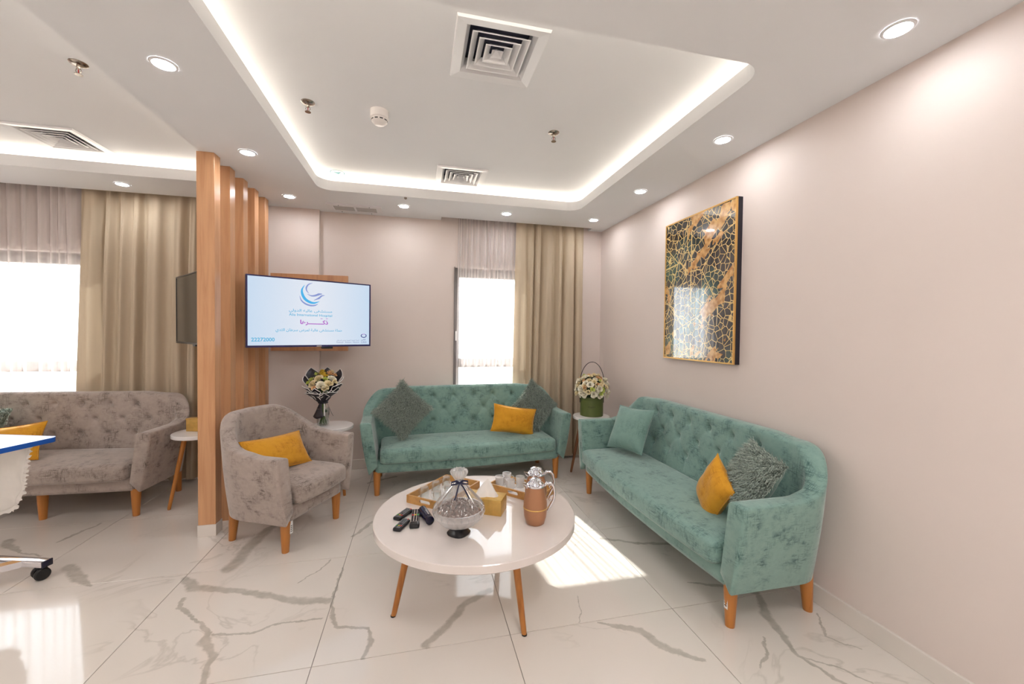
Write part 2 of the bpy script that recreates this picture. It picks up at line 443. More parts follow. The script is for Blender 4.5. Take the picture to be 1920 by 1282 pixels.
def marble():
    t = NT('marble_tile'); b = t.bsdf(rgb(230, 222, 214), 0.07)
    b.inputs['Coat Weight'].default_value = 0.3; b.inputs['Coat Roughness'].default_value = 0.03
    tc = t.n('NewGeometry')
    nz = t.n('TexNoise', i_Scale=9.0, i_Detail=6.0, i_Roughness=0.62); t.l(tc.outputs['Position'], nz.inputs['Vector'])
    sb = t.n('VectorMath', operation='SUBTRACT'); t.l(nz.outputs['Color'], sb.inputs[0]); sb.inputs[1].default_value = (0.5, 0.5, 0.5)
    scn = t.n('VectorMath', operation='MULTIPLY'); t.l(sb.outputs[0], scn.inputs[0]); scn.inputs[1].default_value = (0.07, 0.07, 0)
    ad = t.n('VectorMath', operation='ADD'); t.l(tc.outputs['Position'], ad.inputs[0]); t.l(scn.outputs[0], ad.inputs[1])
    flat = t.n('VectorMath', operation='MULTIPLY'); t.l(ad.outputs[0], flat.inputs[0]); flat.inputs[1].default_value = (1, 1, 0)
    P = flat.outputs[0]
    cur = None
    for pl in VEINS_PATCHES:
        for (ax, ay, aw), (bx, by, bw) in zip(pl, pl[1:]):
            pa = t.n('VectorMath', operation='SUBTRACT'); t.l(P, pa.inputs[0]); pa.inputs[1].default_value = (ax, ay, 0)
            L2 = (bx-ax)**2+(by-ay)**2
            dt = t.n('VectorMath', operation='DOT_PRODUCT'); t.l(pa.outputs[0], dt.inputs[0]); dt.inputs[1].default_value = ((bx-ax)/L2, (by-ay)/L2, 0)
            h = t.math('ADD', dt.outputs['Value'], 0.0, True)
            cx = t.n('VectorMath', operation='SCALE'); cx.inputs[0].default_value = (bx-ax, by-ay, 0); t.l(h, cx.inputs['Scale'])
            ds = t.n('VectorMath', operation='DISTANCE'); t.l(pa.outputs[0], ds.inputs[0]); t.l(cx.outputs[0], ds.inputs[1])
            wd = t.n('Math', operation='MULTIPLY_ADD'); t.l(h, wd.inputs[0]); wd.inputs[1].default_value = bw-aw; wd.inputs[2].default_value = aw
            q = t.math('DIVIDE', ds.outputs['Value'], wd.outputs[0])
            cur = q if cur is None else t.math('MINIMUM', cur, q)
    mr = t.n('MapRange', interpolation_type='SMOOTHSTEP'); t.l(cur, mr.inputs[0])
    mr.inputs[1].default_value = 1.3; mr.inputs[2].default_value = 0.55
    dens = t.n('TexNoise', i_Scale=22.0, i_Detail=3.0); t.l(tc.outputs['Position'], dens.inputs['Vector'])
    core = t.math('MULTIPLY', mr.outputs[0], t.math('ADD', t.math('MULTIPLY', dens.outputs[0], 0.7), 0.35, True))
    # faint fine veining everywhere
    fn = t.n('TexNoise', i_Scale=1.7, i_Detail=5.0, i_Distortion=1.4); t.l(tc.outputs['Position'], fn.inputs['Vector'])
    ridge = t.math('SUBTRACT', 1.0, t.math('MULTIPLY', t.math('ABSOLUTE', t.math('SUBTRACT', fn.outputs[0], 0.5)), 60.0), True)
    gate = t.n('TexNoise', i_Scale=1.3, i_Detail=1.0); t.l(tc.outputs['Position'], gate.inputs['Vector'])
    g2 = t.n('MapRange'); t.l(gate.outputs[0], g2.inputs[0]); g2.inputs[1].default_value = 0.5; g2.inputs[2].default_value = 0.62
    fine = t.math('MULTIPLY', t.math('MULTIPLY', ridge, g2.outputs[0]), 0.35)
    cloud = t.n('TexNoise', i_Scale=0.9, i_Detail=3.0); t.l(tc.outputs['Position'], cloud.inputs['Vector'])
    base = t.ramp(cloud.outputs[0], [(0.3, rgb(224, 215, 206)), (0.7, rgb(234, 227, 220))])
    t.l(t.mix(t.math('MAXIMUM', core, fine), base, rgb(172, 165, 154)), b.inputs['Base Color'])
    return t.m
M['marble'] = marble()

# ------------------------------------------------------------------ room shell
XL, XR, YF, YB = -4.7, 1.96, -2.4, 4.13
ZS, ZC = 2.46, 2.62     # lowered soffit, tray ceiling
floor = struct(box('floor', XL, XR, YF, YB, -0.12, -0.003, M['grout']))
tile_cache = {}
def tile_mesh(sx, sy):
    key = (round(sx, 3), round(sy, 3))
    if key in tile_cache: return tile_cache[key]
    g, c, d = 0.0016, 0.0004, 0.0004
    x0, y0, x1, y1 = g, g, sx-g, sy-g
    v = [(x0, y0, -0.003), (x1, y0, -0.003), (x1, y1, -0.003), (x0, y1, -0.003),
         (x0, y0, -d), (x1, y0, -d), (x1, y1, -d), (x0, y1, -d),
         (x0+c, y0+c, 0), (x1-c, y0+c, 0), (x1-c, y1-c, 0), (x0+c, y1-c, 0)]
    f = [(8, 9, 10, 11)]
    for i in range(4):
        j = (i+1) % 4
        f += [(i, j, 4+j, 4+i), (4+i, 4+j, 8+j, 8+i)]
    me = bpy.data.meshes.new('tile'); me.from_pydata(v, [], f); me.update(); me.materials.append(M['marble'])
    tile_cache[key] = me; return me
TS = 0.81
xs = sorted({max(XL, min(XR, -1.215+TS*k)) for k in range(-6, 6)})
ys = sorted({max(YF, min(YB, 1.708+TS*k)) for k in range(-7, 5)})
for i in range(len(xs)-1):
    for j in range(len(ys)-1):
        if xs[i+1]-xs[i] < 0.02 or ys[j+1]-ys[j] < 0.02: continue
        o = link('tile', tile_mesh(xs[i+1]-xs[i], ys[j+1]-ys[j]), None, floor)
        o.location = (xs[i], ys[j], 0)
W1 = (0.36, 1.14, 0.55, 2.0)
W2 = (-3.95, -2.55, 0.55, 1.97)
wb = struct(plate('wall_back', [(XL-.2, 0), (XR+.2, 0), (XR+.2, 2.85), (XL-.2, 2.85)],
      [rrect(W1[0], W1[1], W1[2], W1[3], 0), rrect(W2[0], W2[1], W2[2], W2[3], 0)], YB, YB+0.22, M['wall'], swap=lambda p: (p[0], p[2], p[1])))
struct(box('wall_right', XR, XR+0.2, YF-.2, YB+.22, 0, 2.85, M['wall']))
struct(box('wall_left', XL-0.2, XL, YF-.2, YB+.22, 0, 2.85, M['wall']))
struct(box('wall_front', XL-.2, XR+.2, YF-0.2, YF, 0, 2.85, M['wall']))
struct(box('wall_pier', -1.40, -0.90, 4.075, YB, 0, 2.6, M['wall']))
V1 = (0.145, 0.545, 1.655, 2.055); V2 = (0.135, 0.535, 3.17, 3.57); V3 = (-2.575, -2.175, 3.205, 3.59)
def vh(v, k=0.045): return rrect(v[0]+k, v[1]-k, v[2]+k, v[3]-k, 0)
ceil = struct(plate('ceiling', [(XL-.2, YF-.2), (XR+.2, YF-.2), (XR+.2, YB+.2), (XL-.2, YB+.2)], [vh(V1), vh(V2), vh(V3)], ZC, ZC+0.02, M['ceiling']))
struct(box('roof', XL-.2, XR+.2, YF-.2, YB+.22, 2.85, 2.95, M['ceiling']))
T1 = (-0.775, 1.42, 1.43, 3.50); T2 = (-4.2, -1.355, 0.6, 3.55)
so_out = [(XL, YF), (XR, YF), (XR, YB), (1.80, YB), (1.80, 4.02), (0.215, 4.02), (0.215, YB), (-1.42, YB), (-1.42, 3.985), (-4.3, 3.985), (-4.3, YB), (XL, YB)]
sof = struct(plate('ceiling_soffit', so_out, [rrect(*T1, 0.11), rrect(*T2, 0.09)], ZS, ZS+0.02, M['ceiling']))
def lip(T, r):
    inner = rrect(*T, r); outer = rrect(T[0]-0.02, T[1]+0.02, T[2]-0.02, T[3]+0.02, r+0.02)
    return struct(plate('ceiling_cove_lip', outer, [inner], ZS+0.02, ZS+0.078, M['ceiling'], parent=sof))
lip(T1, 0.11); lip(T2, 0.09)
# cove shafts: upstands that close the space between soffit and ceiling behind the led strips
def upstand(x0, x1, y0, y1): return struct(box('ceiling_cove_upstand', x0, x1, y0, y1, ZS+0.02, ZC, M['ceiling'], parent=sof))
upstand(-1.075, -1.055, 1.1, 3.9); upstand(1.75, 1.77, 1.1, 3.9); upstand(-1.055, 1.75, 3.86, 3.88); upstand(-1.055, 1.75, 1.12, 1.14)
upstand(-4.5, -1.06, 3.90, 3.92); upstand(-4.5, -1.06, 0.3, 0.32); upstand(-4.5, -4.48, 0.3, 3.9)
# curtain pockets
struct(box('ceiling_curtain_pocket', 0.215, 1.80, 4.0, 4.02, ZS+0.02, ZC, M['ceiling'], parent=sof))
struct(box('ceiling_curtain_pocket', -4.3, -1.42, 3.965, 3.985, ZS+0.02, ZC, M['ceiling'], parent=sof))
def led(T, r):
    k0, k1 = 0.20, 0.205
    o = plate('ceiling_cove_led_strip', rrect(T[0]-k1, T[1]+k1, T[2]-k1, T[3]+k1, r+k1), [rrect(T[0]-k0, T[1]+k0, T[2]-k0, T[3]+k0, r+k0)], ZS+0.085, ZS+0.125, M['cove'], parent=sof)
    return struct(o)
led(T1, 0.11); led(T2, 0.09)
# skirting
def skirt(name, x0, x1, y0, y1):
    return struct(box(name, x0, x1, y0, y1, 0, 0.092, M['skirting'], bev=0.002, seg=1))
skirt('baseboard_right', XR-0.014, XR, YF, YB-.014)
skirt('baseboard_back', -0.90, XR-.014, YB-0.014, YB)
skirt('baseboard_pier', -1.40, -0.90, 4.061, 4.075)
skirt('baseboard_back_left', XL, -1.40, YB-0.014, YB)
skirt('baseboard_left', XL, XL+0.014, YF, YB-.014)
# windows
def window(n, W, transom, mull):
    x0, x1, z0, z1 = W; y0, y1 = YB+0.06, YB+0.12
    fr = plate('window_%d' % n, [(x0, z0), (x1, z0), (x1, z1), (x0, z1)],
        [rrect(a+0.0, b-0.0, c, d, 0) for a, b, c, d in
         [(x0+0.05 if i == 0 else m0+0.03, (mull+[x1])[i]-(0.05 if i == len(mull) else 0.03), c, d) for i, m0 in enumerate([x0]+mull) for c, d in ((z0+0.05, transom-0.045), (transom+0.045, z1-0.095))]],
        y0, y1, M['frame'], swap=lambda p: (p[0], p[2], p[1]))
    struct(fr)
    for i, m0 in enumerate([x0]+mull):
        a, b = (x0+0.05 if i == 0 else m0+0.03), (mull+[x1])[i]-(0.05 if i == len(mull) else 0.03)
        for c, d in ((z0+0.05, transom-0.045), (transom+0.045, z1-0.095)):
            struct(box('pane', a, b, y0+0.025, y0+0.031, c, d, M['pane'], parent=fr))
    return fr
wa = window(1, W1, 1.02, [])
wbw = window(2, W2, 1.01, [])
# slim jamb and latch at the left of the centre window
box('jamb', 0.352, 0.36, YB-0.012, YB+0.06, 0.55, 2.0, M['frame'], parent=wa)
box('latch', 0.367, 0.385, YB+0.03, YB+0.058, 1.25, 1.35, M['white'], parent=wa, bev=0.004)
struct(box('ground', -40, 40, 5.0, 80, -0.6, -0.5, M['ground']))

# ------------------------------------------------------------------ ceiling fittings
def vent(T, label):
    cx, cy, s = (T[0]+T[1])/2, (T[2]+T[3])/2, (T[1]-T[0])/2
    r = thing('ceiling_vent', label, 'air vent', (cx, cy, ZC), 0, 'four-way ceiling vents')
    def ring(name, a0, z0, a1, z1, a2, z2, mat):
        v = []
        for a, z in ((a0, z0), (a1, z1), (a2, z2)):
            v += [(-a, -a, z), (a, -a, z), (a, a, z), (-a, a, z)]
        f = []
        for q in range(2):
            for i in range(4):
                j = (i+1) % 4; f.append((q*4+i, q*4+j, q*4+4+j, q*4+4+i))
        o = mesh(name, v, f, mat, r)
        md = o.modifiers.new('thick', 'SOLIDIFY'); md.thickness = 0.003; md.offset = 0
        return o
    ring('frame', s, -0.001, s-0.004, -0.012, s-0.045, -0.006, M['white_metal'])
    ring('throat', s-0.045, -0.006, s-0.062, 0.016, s-0.064, 0.05, M['white_metal'])
    box('duct', -s+0.04, s-0.04, -s+0.04, s-0.04, 0.058, 0.064, M['vent_dark'], r)
    for k in range(3):
        a = s-0.072-0.034*k
        ring('louvre', a, -0.008, a-0.005, -0.007, a-0.028, 0.016, M['white_metal'])
    a = s-0.072-0.034*3
    v = [(-a, -a, -0.004), (a, -a, -0.004), (a, a, -0.004), (-a, a, -0.004), (0, 0, 0.02)]
    o = mesh('centre_cone', v, [(0, 1, 4), (1, 2, 4), (2, 3, 4), (3, 0, 4)], M['white_metal'], r)
    return r
vent(V1, 'large square white ceiling vent right above the coffee table, nearest the lens')
vent(V2, 'square white ceiling vent at the far end of the middle tray ceiling')
vent(V3, 'square white ceiling vent in the left tray ceiling before the beige drape')
# return air grille in the soffit
g = thing('return_grille', 'long rectangular white air return grille with two grey filters above the screen', 'air grille', (-0.565, 3.945, ZS))
plate('frame', rrect(-0.235, 0.235, -0.115, 0.115, 0), [rrect(-0.185, -0.008, -0.07, 0.07, 0), rrect(0.008, 0.185, -0.07, 0.07, 0)], -0.012, 0.0, M['white_metal'], parent=g)
for s in (-1, 1):
    box('filter', s*0.0965-0.0885, s*0.0965+0.0885, -0.07, 0.07, -0.006, -0.003, M['grille'], parent=g)
    for q in (-1, 1):
        lathe('screw', [(0.004, -0.015), (0.004, -0.012)], 8, M['black'], g, (s*0.13, q*0.095, 0))

def downlight(x, y, label):
    r = thing('downlight', label, 'downlight', (x, y, ZS), 0, 'recessed round downlights')
    lathe_open('trim_ring', [(0.038, -0.002), (0.040, -0.006), (0.047, -0.005), (0.050, -0.0005)], 32, M['white_metal'], r)
    o = lathe('lens', [(0.0, -0.0035), (0.038, -0.0035), (0.038, -0.001)], 32, M['lamp'], r)
    return r
for x, y, l in [(-1.06, 2.03, 'round downlight in the left beam, the large one between both tray ceilings'),
    (-1.06, 2.895, 'round downlight beside the top of the nearest wooden slats'),
    (-1.06, 3.74, 'small round downlight left of the long return air grille'),
    (-0.13, 3.76, 'small round downlight just right of the long return air grille'),
    (0.805, 3.74, 'small round downlight above the sheer curtain of the middle window'),
    (1.68, 3.72, 'small round downlight in the far corner above the flower box'),
    (1.695, 2.885, 'round downlight between the far corner and the framed artwork, second from corner'),
    (1.70, 2.01, 'round downlight in front of the framed artwork'),
    (1.70, 1.14, 'biggest round downlight, high on the right near the bare wall'),
    (-2.25, 3.77, 'round downlight above the beige drape on the left side')]:
    downlight(x, y, l)

def fill_panel(x, y, z, where):  # added fill light: invented panels out of view that even out the room
    r = thing('fill_panel', 'added fill light panel out of frame, '+where, 'fill light', (x, y, z), 0, 'added fill light panels out of frame')
    plate('frame', rrect(-0.31, 0.31, -0.31, 0.31, 0), [rrect(-0.29, 0.29, -0.29, 0.29, 0)], -0.012, 0.0, M['white_metal'], r)
    box('diffuser', -0.29, 0.29, -0.29, 0.29, -0.008, -0.004, M['fill_led'], r)
for x, y, z, wh in ((0.6, 0.1, ZS, 'nearest behind the coffee table'), (0.6, -1.5, ZS, 'by the front wall on the right'), (-1.5, -1.2, ZS, 'by the front wall in the middle'), (-3.2, 1.4, ZC, 'in the left tray ceiling'), (-3.6, -1.2, ZS, 'by the front wall on the left')): fill_panel(x, y, z, wh)

def sprinkler(x, y, label):
    r = thing('fire_sprinkler', label, 'sprinkler', (x, y, ZC), 0, 'ceiling sprinklers')
    lathe('rosette', [(0.036, 0.0), (0.036, -0.003), (0.026, -0.010), (0.012, -0.012)], 24, M['steel'], r)
    lathe('nozzle', [(0.008, -0.010), (0.008, -0.026), (0.005, -0.03)], 12, M['steel'], r)
    for s in (-1, 1): tube('yoke_arm', [(s*0.007, 0, -0.024), (s*0.012, 0, -0.038), (s*0.003, 0, -0.052)], 0.0018, M['steel'], r, 6)
    lathe('bulb', [(0.0, -0.030), (0.0025, -0.032), (0.0025, -0.046), (0.0, -0.048)], 8, M['redglass'], r)
    lathe('deflector', [(0.004, -0.050), (0.016, -0.054), (0.016, -0.056), (0.0, -0.056)], 12, M['steel'], r)
sprinkler(-0.612, 2.50, 'metal ceiling sprinkler in the middle tray, left of the smoke detector')
sprinkler(0.838, 2.485, 'metal ceiling sprinkler in the middle tray, right side under the big vent')
sprinkler(-1.615, 2.415, 'metal ceiling sprinkler in the left tray beside the beam')
sd = thing('smoke_detector', 'round white smoke detector on the tray ceiling between two sprinklers', 'smoke detector', (-0.228, 2.50, ZC))
lathe('base', [(0.053, 0), (0.053, -0.042), (0.047, -0.047)], 32, M['white'], sd)
lathe('sensor_head', [(0.046, -0.046), (0.045, -0.062), (0.032, -0.074), (0.0, -0.076)], 32, M['white'], sd)
for k in range(10):
    a = 2*PI*k/10; o = box('slot', -0.009, 0.009, -0.001, 0.001, -0.003, 0.003, M['black'], sd)
    o.location = (0.0452*math.cos(a), 0.0452*math.sin(a), -0.057); o.rotation_euler = (0, 0, a+PI/2)
q = thing('direction_sticker', 'small round teal and white arrow sticker on the tray ceiling by the cove', 'sticker', (-0.646, 3.535, ZC))
lathe('disc', [(0.056, -0.0003), (0.056, -0.001)], 40, M['label'], q)
lathe_open('ring', [(0.050, -0.0013), (0.056, -0.0013)], 40, M['qibla'], q)
mesh('arrow', [(-0.036, -0.016, -0.0014), (0.036, -0.022, -0.0014), (0.002, 0.036, -0.0014), (0.0, -0.008, -0.0014)], [(0, 3, 2), (3, 1, 2)], M['qibla'], q)
tag(lathe('small_sensor', [(0.012, 0), (0.012, -0.008), (0.006, -0.014), (0.0, -0.014)], 16, M['steel'], None, (-0.11, 3.52, ZS)), 'tiny dark metal sensor under the back cove edge', 'sensor')

# ------------------------------------------------------------------ slatted partition, screens, panel
part = thing('slat_partition', 'row of five tall honey coloured wooden posts dividing the room', 'partition', (-1.32, 2.94, 0))
for k, y in enumerate((0.012, 0.232, 0.450, 0.664, 0.884)):
    box('slat', -0.05, 0.05, y, y+0.08, 0.075 if k == 0 else 0.0, ZS, M['slat'], part, bev=0.0015, seg=1)
    if k == 0: box('plinth', -0.053, 0.053, y-0.004, y+0.084, 0, 0.075, M['skirting'], part, bev=0.001, seg=1)
wp = box('wood_panel', -1.30, -0.645, 4.045, 4.075, 1.150, 1.853, M['panel'], bev=0.001, seg=1)
tag(wp, 'flat wooden backing panel on the back wall behind the lit screen', 'panel')

# text: letters joined to their Arabic presentation forms, laid out left to right
AR = {}
def _ar(ch, iso, fin, ini=None, med=None): AR[ch] = (iso, fin, ini, med)
for ch, b in {'ب': 0xFE8F, 'ت': 0xFE95, 'ث': 0xFE99, 'ج': 0xFE9D, 'ح': 0xFEA1, 'خ': 0xFEA5, 'س': 0xFEB1, 'ش': 0xFEB5, 'ص': 0xFEB9, 'ض': 0xFEBD, 'ط': 0xFEC1, 'ظ': 0xFEC5,
              'ع': 0xFEC9, 'غ': 0xFECD, 'ف': 0xFED1, 'ق': 0xFED5, 'ك': 0xFED9, 'ل': 0xFEDD, 'م': 0xFEE1, 'ن': 0xFEE5, 'ه': 0xFEE9, 'ي': 0xFEF1}.items(): _ar(ch, b, b+1, b+2, b+3)
for ch, b in {'ا': 0xFE8D, 'د': 0xFEA9, 'ذ': 0xFEAB, 'ر': 0xFEAD, 'ز': 0xFEAF, 'و': 0xFEED, 'ة': 0xFE93, 'ى': 0xFEEF}.items(): _ar(ch, b, b+1)
def shape_ar(s):
    out = []
    for i, ch in enumerate(s):
        if ch == 'ـ': out.append(ch); continue
        if ch not in AR: out.append(ch); continue
        p = s[i-1] if i else ' '; nx = s[i+1] if i+1 < len(s) else ' '
        jp = (p == 'ـ') or (p in AR and AR[p][2] is not None)
        jn = AR[ch][2] is not None and (nx == 'ـ' or nx in AR)
        iso, fin, ini, med = AR[ch]
        out.append(chr(med if jp and jn else fin if jp else ini if jn else iso))
    return ''.join(out)[::-1]
def text_obj(name, body, width, height, mat, parent, cx, cz, y, bold=0.0):
    """flat lettering in the parent's XZ plane, fitted to width x height, centred at cx, cz"""
    cu = bpy.data.curves.new(name, 'FONT'); cu.body = body; cu.offset = bold; cu.resolution_u = 3
    tmp = bpy.data.objects.new(name, cu); C.objects.link(tmp)
    dg = bpy.context.evaluated_depsgraph_get(); dg.update()
    me = bpy.data.meshes.new_from_object(tmp.evaluated_get(dg))
    C.objects.unlink(tmp); bpy.data.objects.remove(tmp); bpy.data.curves.remove(cu)
    n = len(me.vertices); a = np.empty(n*3); me.vertices.foreach_get('co', a); a = a.reshape(-1, 3)
    lo, hi = a.min(0), a.max(0); s = np.maximum(hi-lo, 1e-6)
    b = np.zeros_like(a)
    b[:, 0] = cx+((a[:, 0]-lo[0])/s[0]-0.5)*width; b[:, 2] = cz+((a[:, 1]-lo[1])/s[1]-0.5)*height; b[:, 1] = y
    me.vertices.foreach_set('co', b.ravel()); me.update(); me.materials.clear()
    return link(name, me, mat, parent)
def stroke(name, pts, wid, mat, parent, y, steps=28):
    """tapered brush stroke through points in XZ"""
    P = [Vector((p[0], p[1])) for p in pts]; n = len(P); C2 = []
    for i in range(n-1):
        p0, p1, p2, p3 = P[max(i-1, 0)], P[i], P[i+1], P[min(i+2, n-1)]
        for k in range(steps//(n-1)+1):
            t = k/(steps//(n-1)+1)
            C2.append((0.5*((2*p1)+(p2-p0)*t+(2*p0-5*p1+4*p2-p3)*t*t+(3*p1-p0-3*p2+p3)*t**3), i+t))
    C2.append((P[-1], n-1)); v, f = [], []
    for i, (p, u) in enumerate(C2):
        a = C2[max(i-1, 0)][0]; b = C2[min(i+1, len(C2)-1)][0]; d = (b-a).normalized(); nr = Vector((-d.y, d.x))
        i0 = min(int(u), n-2); wv = wid[i0]*(1-(u-i0))+wid[i0+1]*(u-i0)
        for s in (1, -1): q = p+nr*wv*0.5*s; v.append((q.x, y, q.y))
    for i in range(len(C2)-1): f.append((2*i, 2*i+1, 2*i+3, 2*i+2))
    return mesh(name, v, f, mat, parent)

tvdir = Vector((0.8855, 0.4647, 0))
tv = thing('wall_screen', 'lit wall screen showing a pale blue hospital page, in a thin dark frame', 'television')
TW, TH = 0.913, 0.533
pose(tv, (-1.215+tvdir.x*TW/2, 3.276+tvdir.y*TW/2, 1.474), tvdir, (0, 0, 1))
M['screen'] = None
def screen_mat():
    t = NT('screen_page'); tc = t.n('TexCoord'); sp = t.n('SeparateXYZ'); t.l(tc.outputs['Object'], sp.inputs[0])
    c = t.ramp(t.math('ADD', t.math('MULTIPLY', t.math('ABSOLUTE', sp.outputs[0]), 2.0), 0.0), [(0.1, rgb(232, 238, 249)), (0.9, rgb(206, 226, 247))])
    e = t.n('Emission', i_Strength=SCREEN); t.l(c, e.inputs[0])
    gl = t.n('BsdfGlossy'); gl.inputs['Roughness'].default_value = 0.15; mx = t.n('MixShader'); mx.inputs[0].default_value = 0.03
    t.l(e.outputs[0], mx.inputs[1]); t.l(gl.outputs[0], mx.inputs[2]); t.l(mx.outputs[0], t.out.inputs[0]); return t.m
M['screen'] = screen_mat()
M['t_blue'] = emis('page_blue', rgb(92, 184, 224), SCREEN); M['t_sky'] = emis('page_sky', rgb(84, 184, 238), SCREEN)
M['t_lav'] = emis('page_lavender', rgb(146, 160, 214), SCREEN); M['t_purple'] = emis('page_purple', rgb(176, 56, 196), SCREEN)
M['t_navy'] = emis('page_navy', rgb(44, 44, 130), SCREEN); M['t_grey'] = emis('page_grey', rgb(120, 130, 170), SCREEN)
M['bezel'] = simple('navy_bezel', rgb(34, 30, 92), 0.3, var=0.03)
box('case', -TW/2, TW/2, 0.0, 0.03, -TH/2, TH/2, M['black'], tv, bev=0.003)
plate('bezel', rrect(-TW/2, TW/2, -TH/2, TH/2, 0), [rrect(-TW/2+0.011, TW/2-0.011, -TH/2+0.015, TH/2-0.010, 0)], -0.006, 0.001, M['bezel'], tv, swap=lambda p: (p[0], p[2], p[1]))
scr = box('screen', -TW/2+0.010, TW/2-0.010, -0.0028, 0.001, -TH/2+0.013, TH/2-0.009, M['screen'], tv)
Y0 = -0.0034
kx = 0.00069; kz = 0.00074; ox, oz = -0.018, 0.146
def LP(pts): return [(ox+(x-960)*kx, oz-(y-430)*kz) for x, y in pts]
stroke('emblem_crescent', LP([(972, 304), (930, 322), (907, 358), (912, 392), (937, 420)]), [.001, .009, .0115, .008, .001], M['t_lav'], scr, Y0)
stroke('emblem_crescent', LP([(890, 330), (862, 380), (866, 430), (895, 480), (945, 510), (992, 516), (1048, 496)]), [.001, .012, .019, .021, .019, .014, .001], M['t_sky'], scr, Y0)
stroke('emblem_crescent', LP([(837, 446), (855, 495), (895, 528), (950, 545), (1000, 541), (1032, 523)]), [.001, .009, .012, .012, .009, .001], M['t_lav'], scr, Y0)
stroke('emblem_bird', LP([(915, 424), (958, 441), (1000, 436), (1040, 420), (1076, 414)]), [.001, .009, .014, .017, .003], M['t_lav'], scr, Y0)
stroke('emblem_bird', LP([(1106, 428), (1070, 436), (1040, 462), (985, 488)]), [.001, .011, .014, .001], M['t_lav'], scr, Y0)
def SU(u, v): return (-TW/2+0.012+u*(TW-0.024), TH/2-0.012-v*(TH-0.026))
x_, z_ = SU(0.478, 0.475); text_obj('lettering', shape_ar('مستشفى عاليه الدولي'), 0.315, 0.032, M['t_blue'], scr, x_, z_, Y0, 0.01)
x_, z_ = SU(0.478, 0.537); text_obj('lettering', 'Alia International Hospital', 0.315, 0.025, M['t_blue'], scr, x_, z_, Y0, 0.01)
x_, z_ = SU(0.505, 0.650); text_obj('lettering', shape_ar('ذكــــــــرها'), 0.205, 0.044, M['t_purple'], scr, x_, z_, Y0, 0.025)
for sx, sz in ((0.565, 0.585), (0.610, 0.583)):
    x_, z_ = SU(sx, sz); stroke('lettering', [(x_-0.008, z_), (x_+0.008, z_+0.002)], [.003, .003], M['t_purple'], scr, Y0)
x_, z_ = SU(0.472, 0.775); text_obj('lettering', shape_ar('حملة مستشفى عالية لمرض سرطان الثدي'), 0.485, 0.034, M['t_blue'], scr, x_, z_, Y0, 0.01)
x_, z_ = SU(0.108, 0.912); text_obj('lettering', '22272000', 0.150, 0.029, M['t_blue'], scr, x_, z_, Y0, 0.02)
x_, z_ = SU(0.948, 0.850)
cc = [(x_+0.022*math.cos(a), z_+0.014*math.sin(a)) for a in [math.radians(130-q*14.0) if False else math.radians(125+q*14.4) for q in range(21)]]
stroke('emblem_ring', cc, [0.006]*21, M['t_navy'], scr, Y0, steps=40)
for dx in (-0.006, 0.006): stroke('emblem_dot', [(x_+dx-0.0035, z_+0.013), (x_+dx+0.0035, z_+0.013)], [.006, .006], M['t_purple'], scr, Y0, 4)
x_, z_ = SU(0.945, 0.918); text_obj('lettering', shape_ar('كان'), 0.040, 0.015, M['t_navy'], scr, x_, z_, Y0)
x_, z_ = SU(0.947, 0.958); text_obj('lettering', 'CAN', 0.046, 0.014, M['t_grey'], scr, x_, z_, Y0)
x_, z_ = SU(0.800, 0.928); text_obj('lettering', shape_ar('الحملة الوطنية للتوعية بمرض السرطان'), 0.185, 0.012, M['t_grey'], scr, x_, z_, Y0)
x_, z_ = SU(0.800, 0.958); text_obj('lettering', 'Cancer  Aware  Nation', 0.185, 0.011, M['t_grey'], scr, x_, z_, Y0)
box('sensor', 0.06, 0.145, -0.004, 0.02, -TH/2-0.016, -TH/2, M['black'], tv, bev=0.003)
box('badge', 0.02, 0.058, -0.0065, -0.005, -TH/2+0.003, -TH/2+0.009, M['silver'], tv)
box('mount_plate', -0.12, 0.12, 0.03, 0.045, -0.1, 0.1, M['black'], tv, bev=0.002)
tvb = Vector((-1.215, 3.276, 1.474))+tvdir*TW/2+Vector((-tvdir.y, tvdir.x, 0))*0.04
arm_o = tube('mount_arm', [tvb, tvb+Vector((0.06, 0.2, 0)), (-0.86, 4.045, 1.474)], 0.016, M['black'], None, 8)
arm_o.parent = tv; arm_o.matrix_parent_inverse = tv.matrix_world.inverted()

tv2 = thing('switched_off_screen', 'dark switched off wall screen on the left side of the wooden posts', 'television')
d2 = Vector((0.62, -0.785, 0)).normalized(); W2v = 0.80
pose(tv2, (-1.912+d2.x*W2v/2, 3.815+d2.y*W2v/2, 1.49), d2, (0, 0, 1))
box('case', -W2v/2, W2v/2, 0, 0.03, -TH/2, TH/2, M['black'], tv2, bev=0.003)
plate('bezel', rrect(-W2v/2, W2v/2, -TH/2, TH/2, 0), [rrect(-W2v/2+0.01, W2v/2-0.01, -TH/2+0.014, TH/2-0.01, 0)], -0.006, 0.001, M['black'], tv2, swap=lambda p: (p[0], p[2], p[1]))
M['offscreen'] = simple('dark_screen', rgb(88, 88, 84), 0.12, 0.55, var=0.02)
box('screen', -W2v/2+0.009, W2v/2-0.009, -0.003, 0.001, -TH/2+0.013, TH/2-0.009, M['offscreen'], tv2)
box('sensor', 0.05, 0.12, -0.003, 0.02, -TH/2-0.014, -TH/2, M['black'], tv2, bev=0.003)
tb2 = Vector((-1.912, 3.815, 1.49))+d2*W2v/2+Vector((-d2.y, d2.x, 0))*0.02
a2 = tube('mount_arm', [tb2, tb2+Vector((0.1, 0.07, 0)), (-1.372, 3.63, 1.49)], 0.016, M['black'], None, 8)
a2.parent = tv2; a2.matrix_parent_inverse = tv2.matrix_world.inverted()

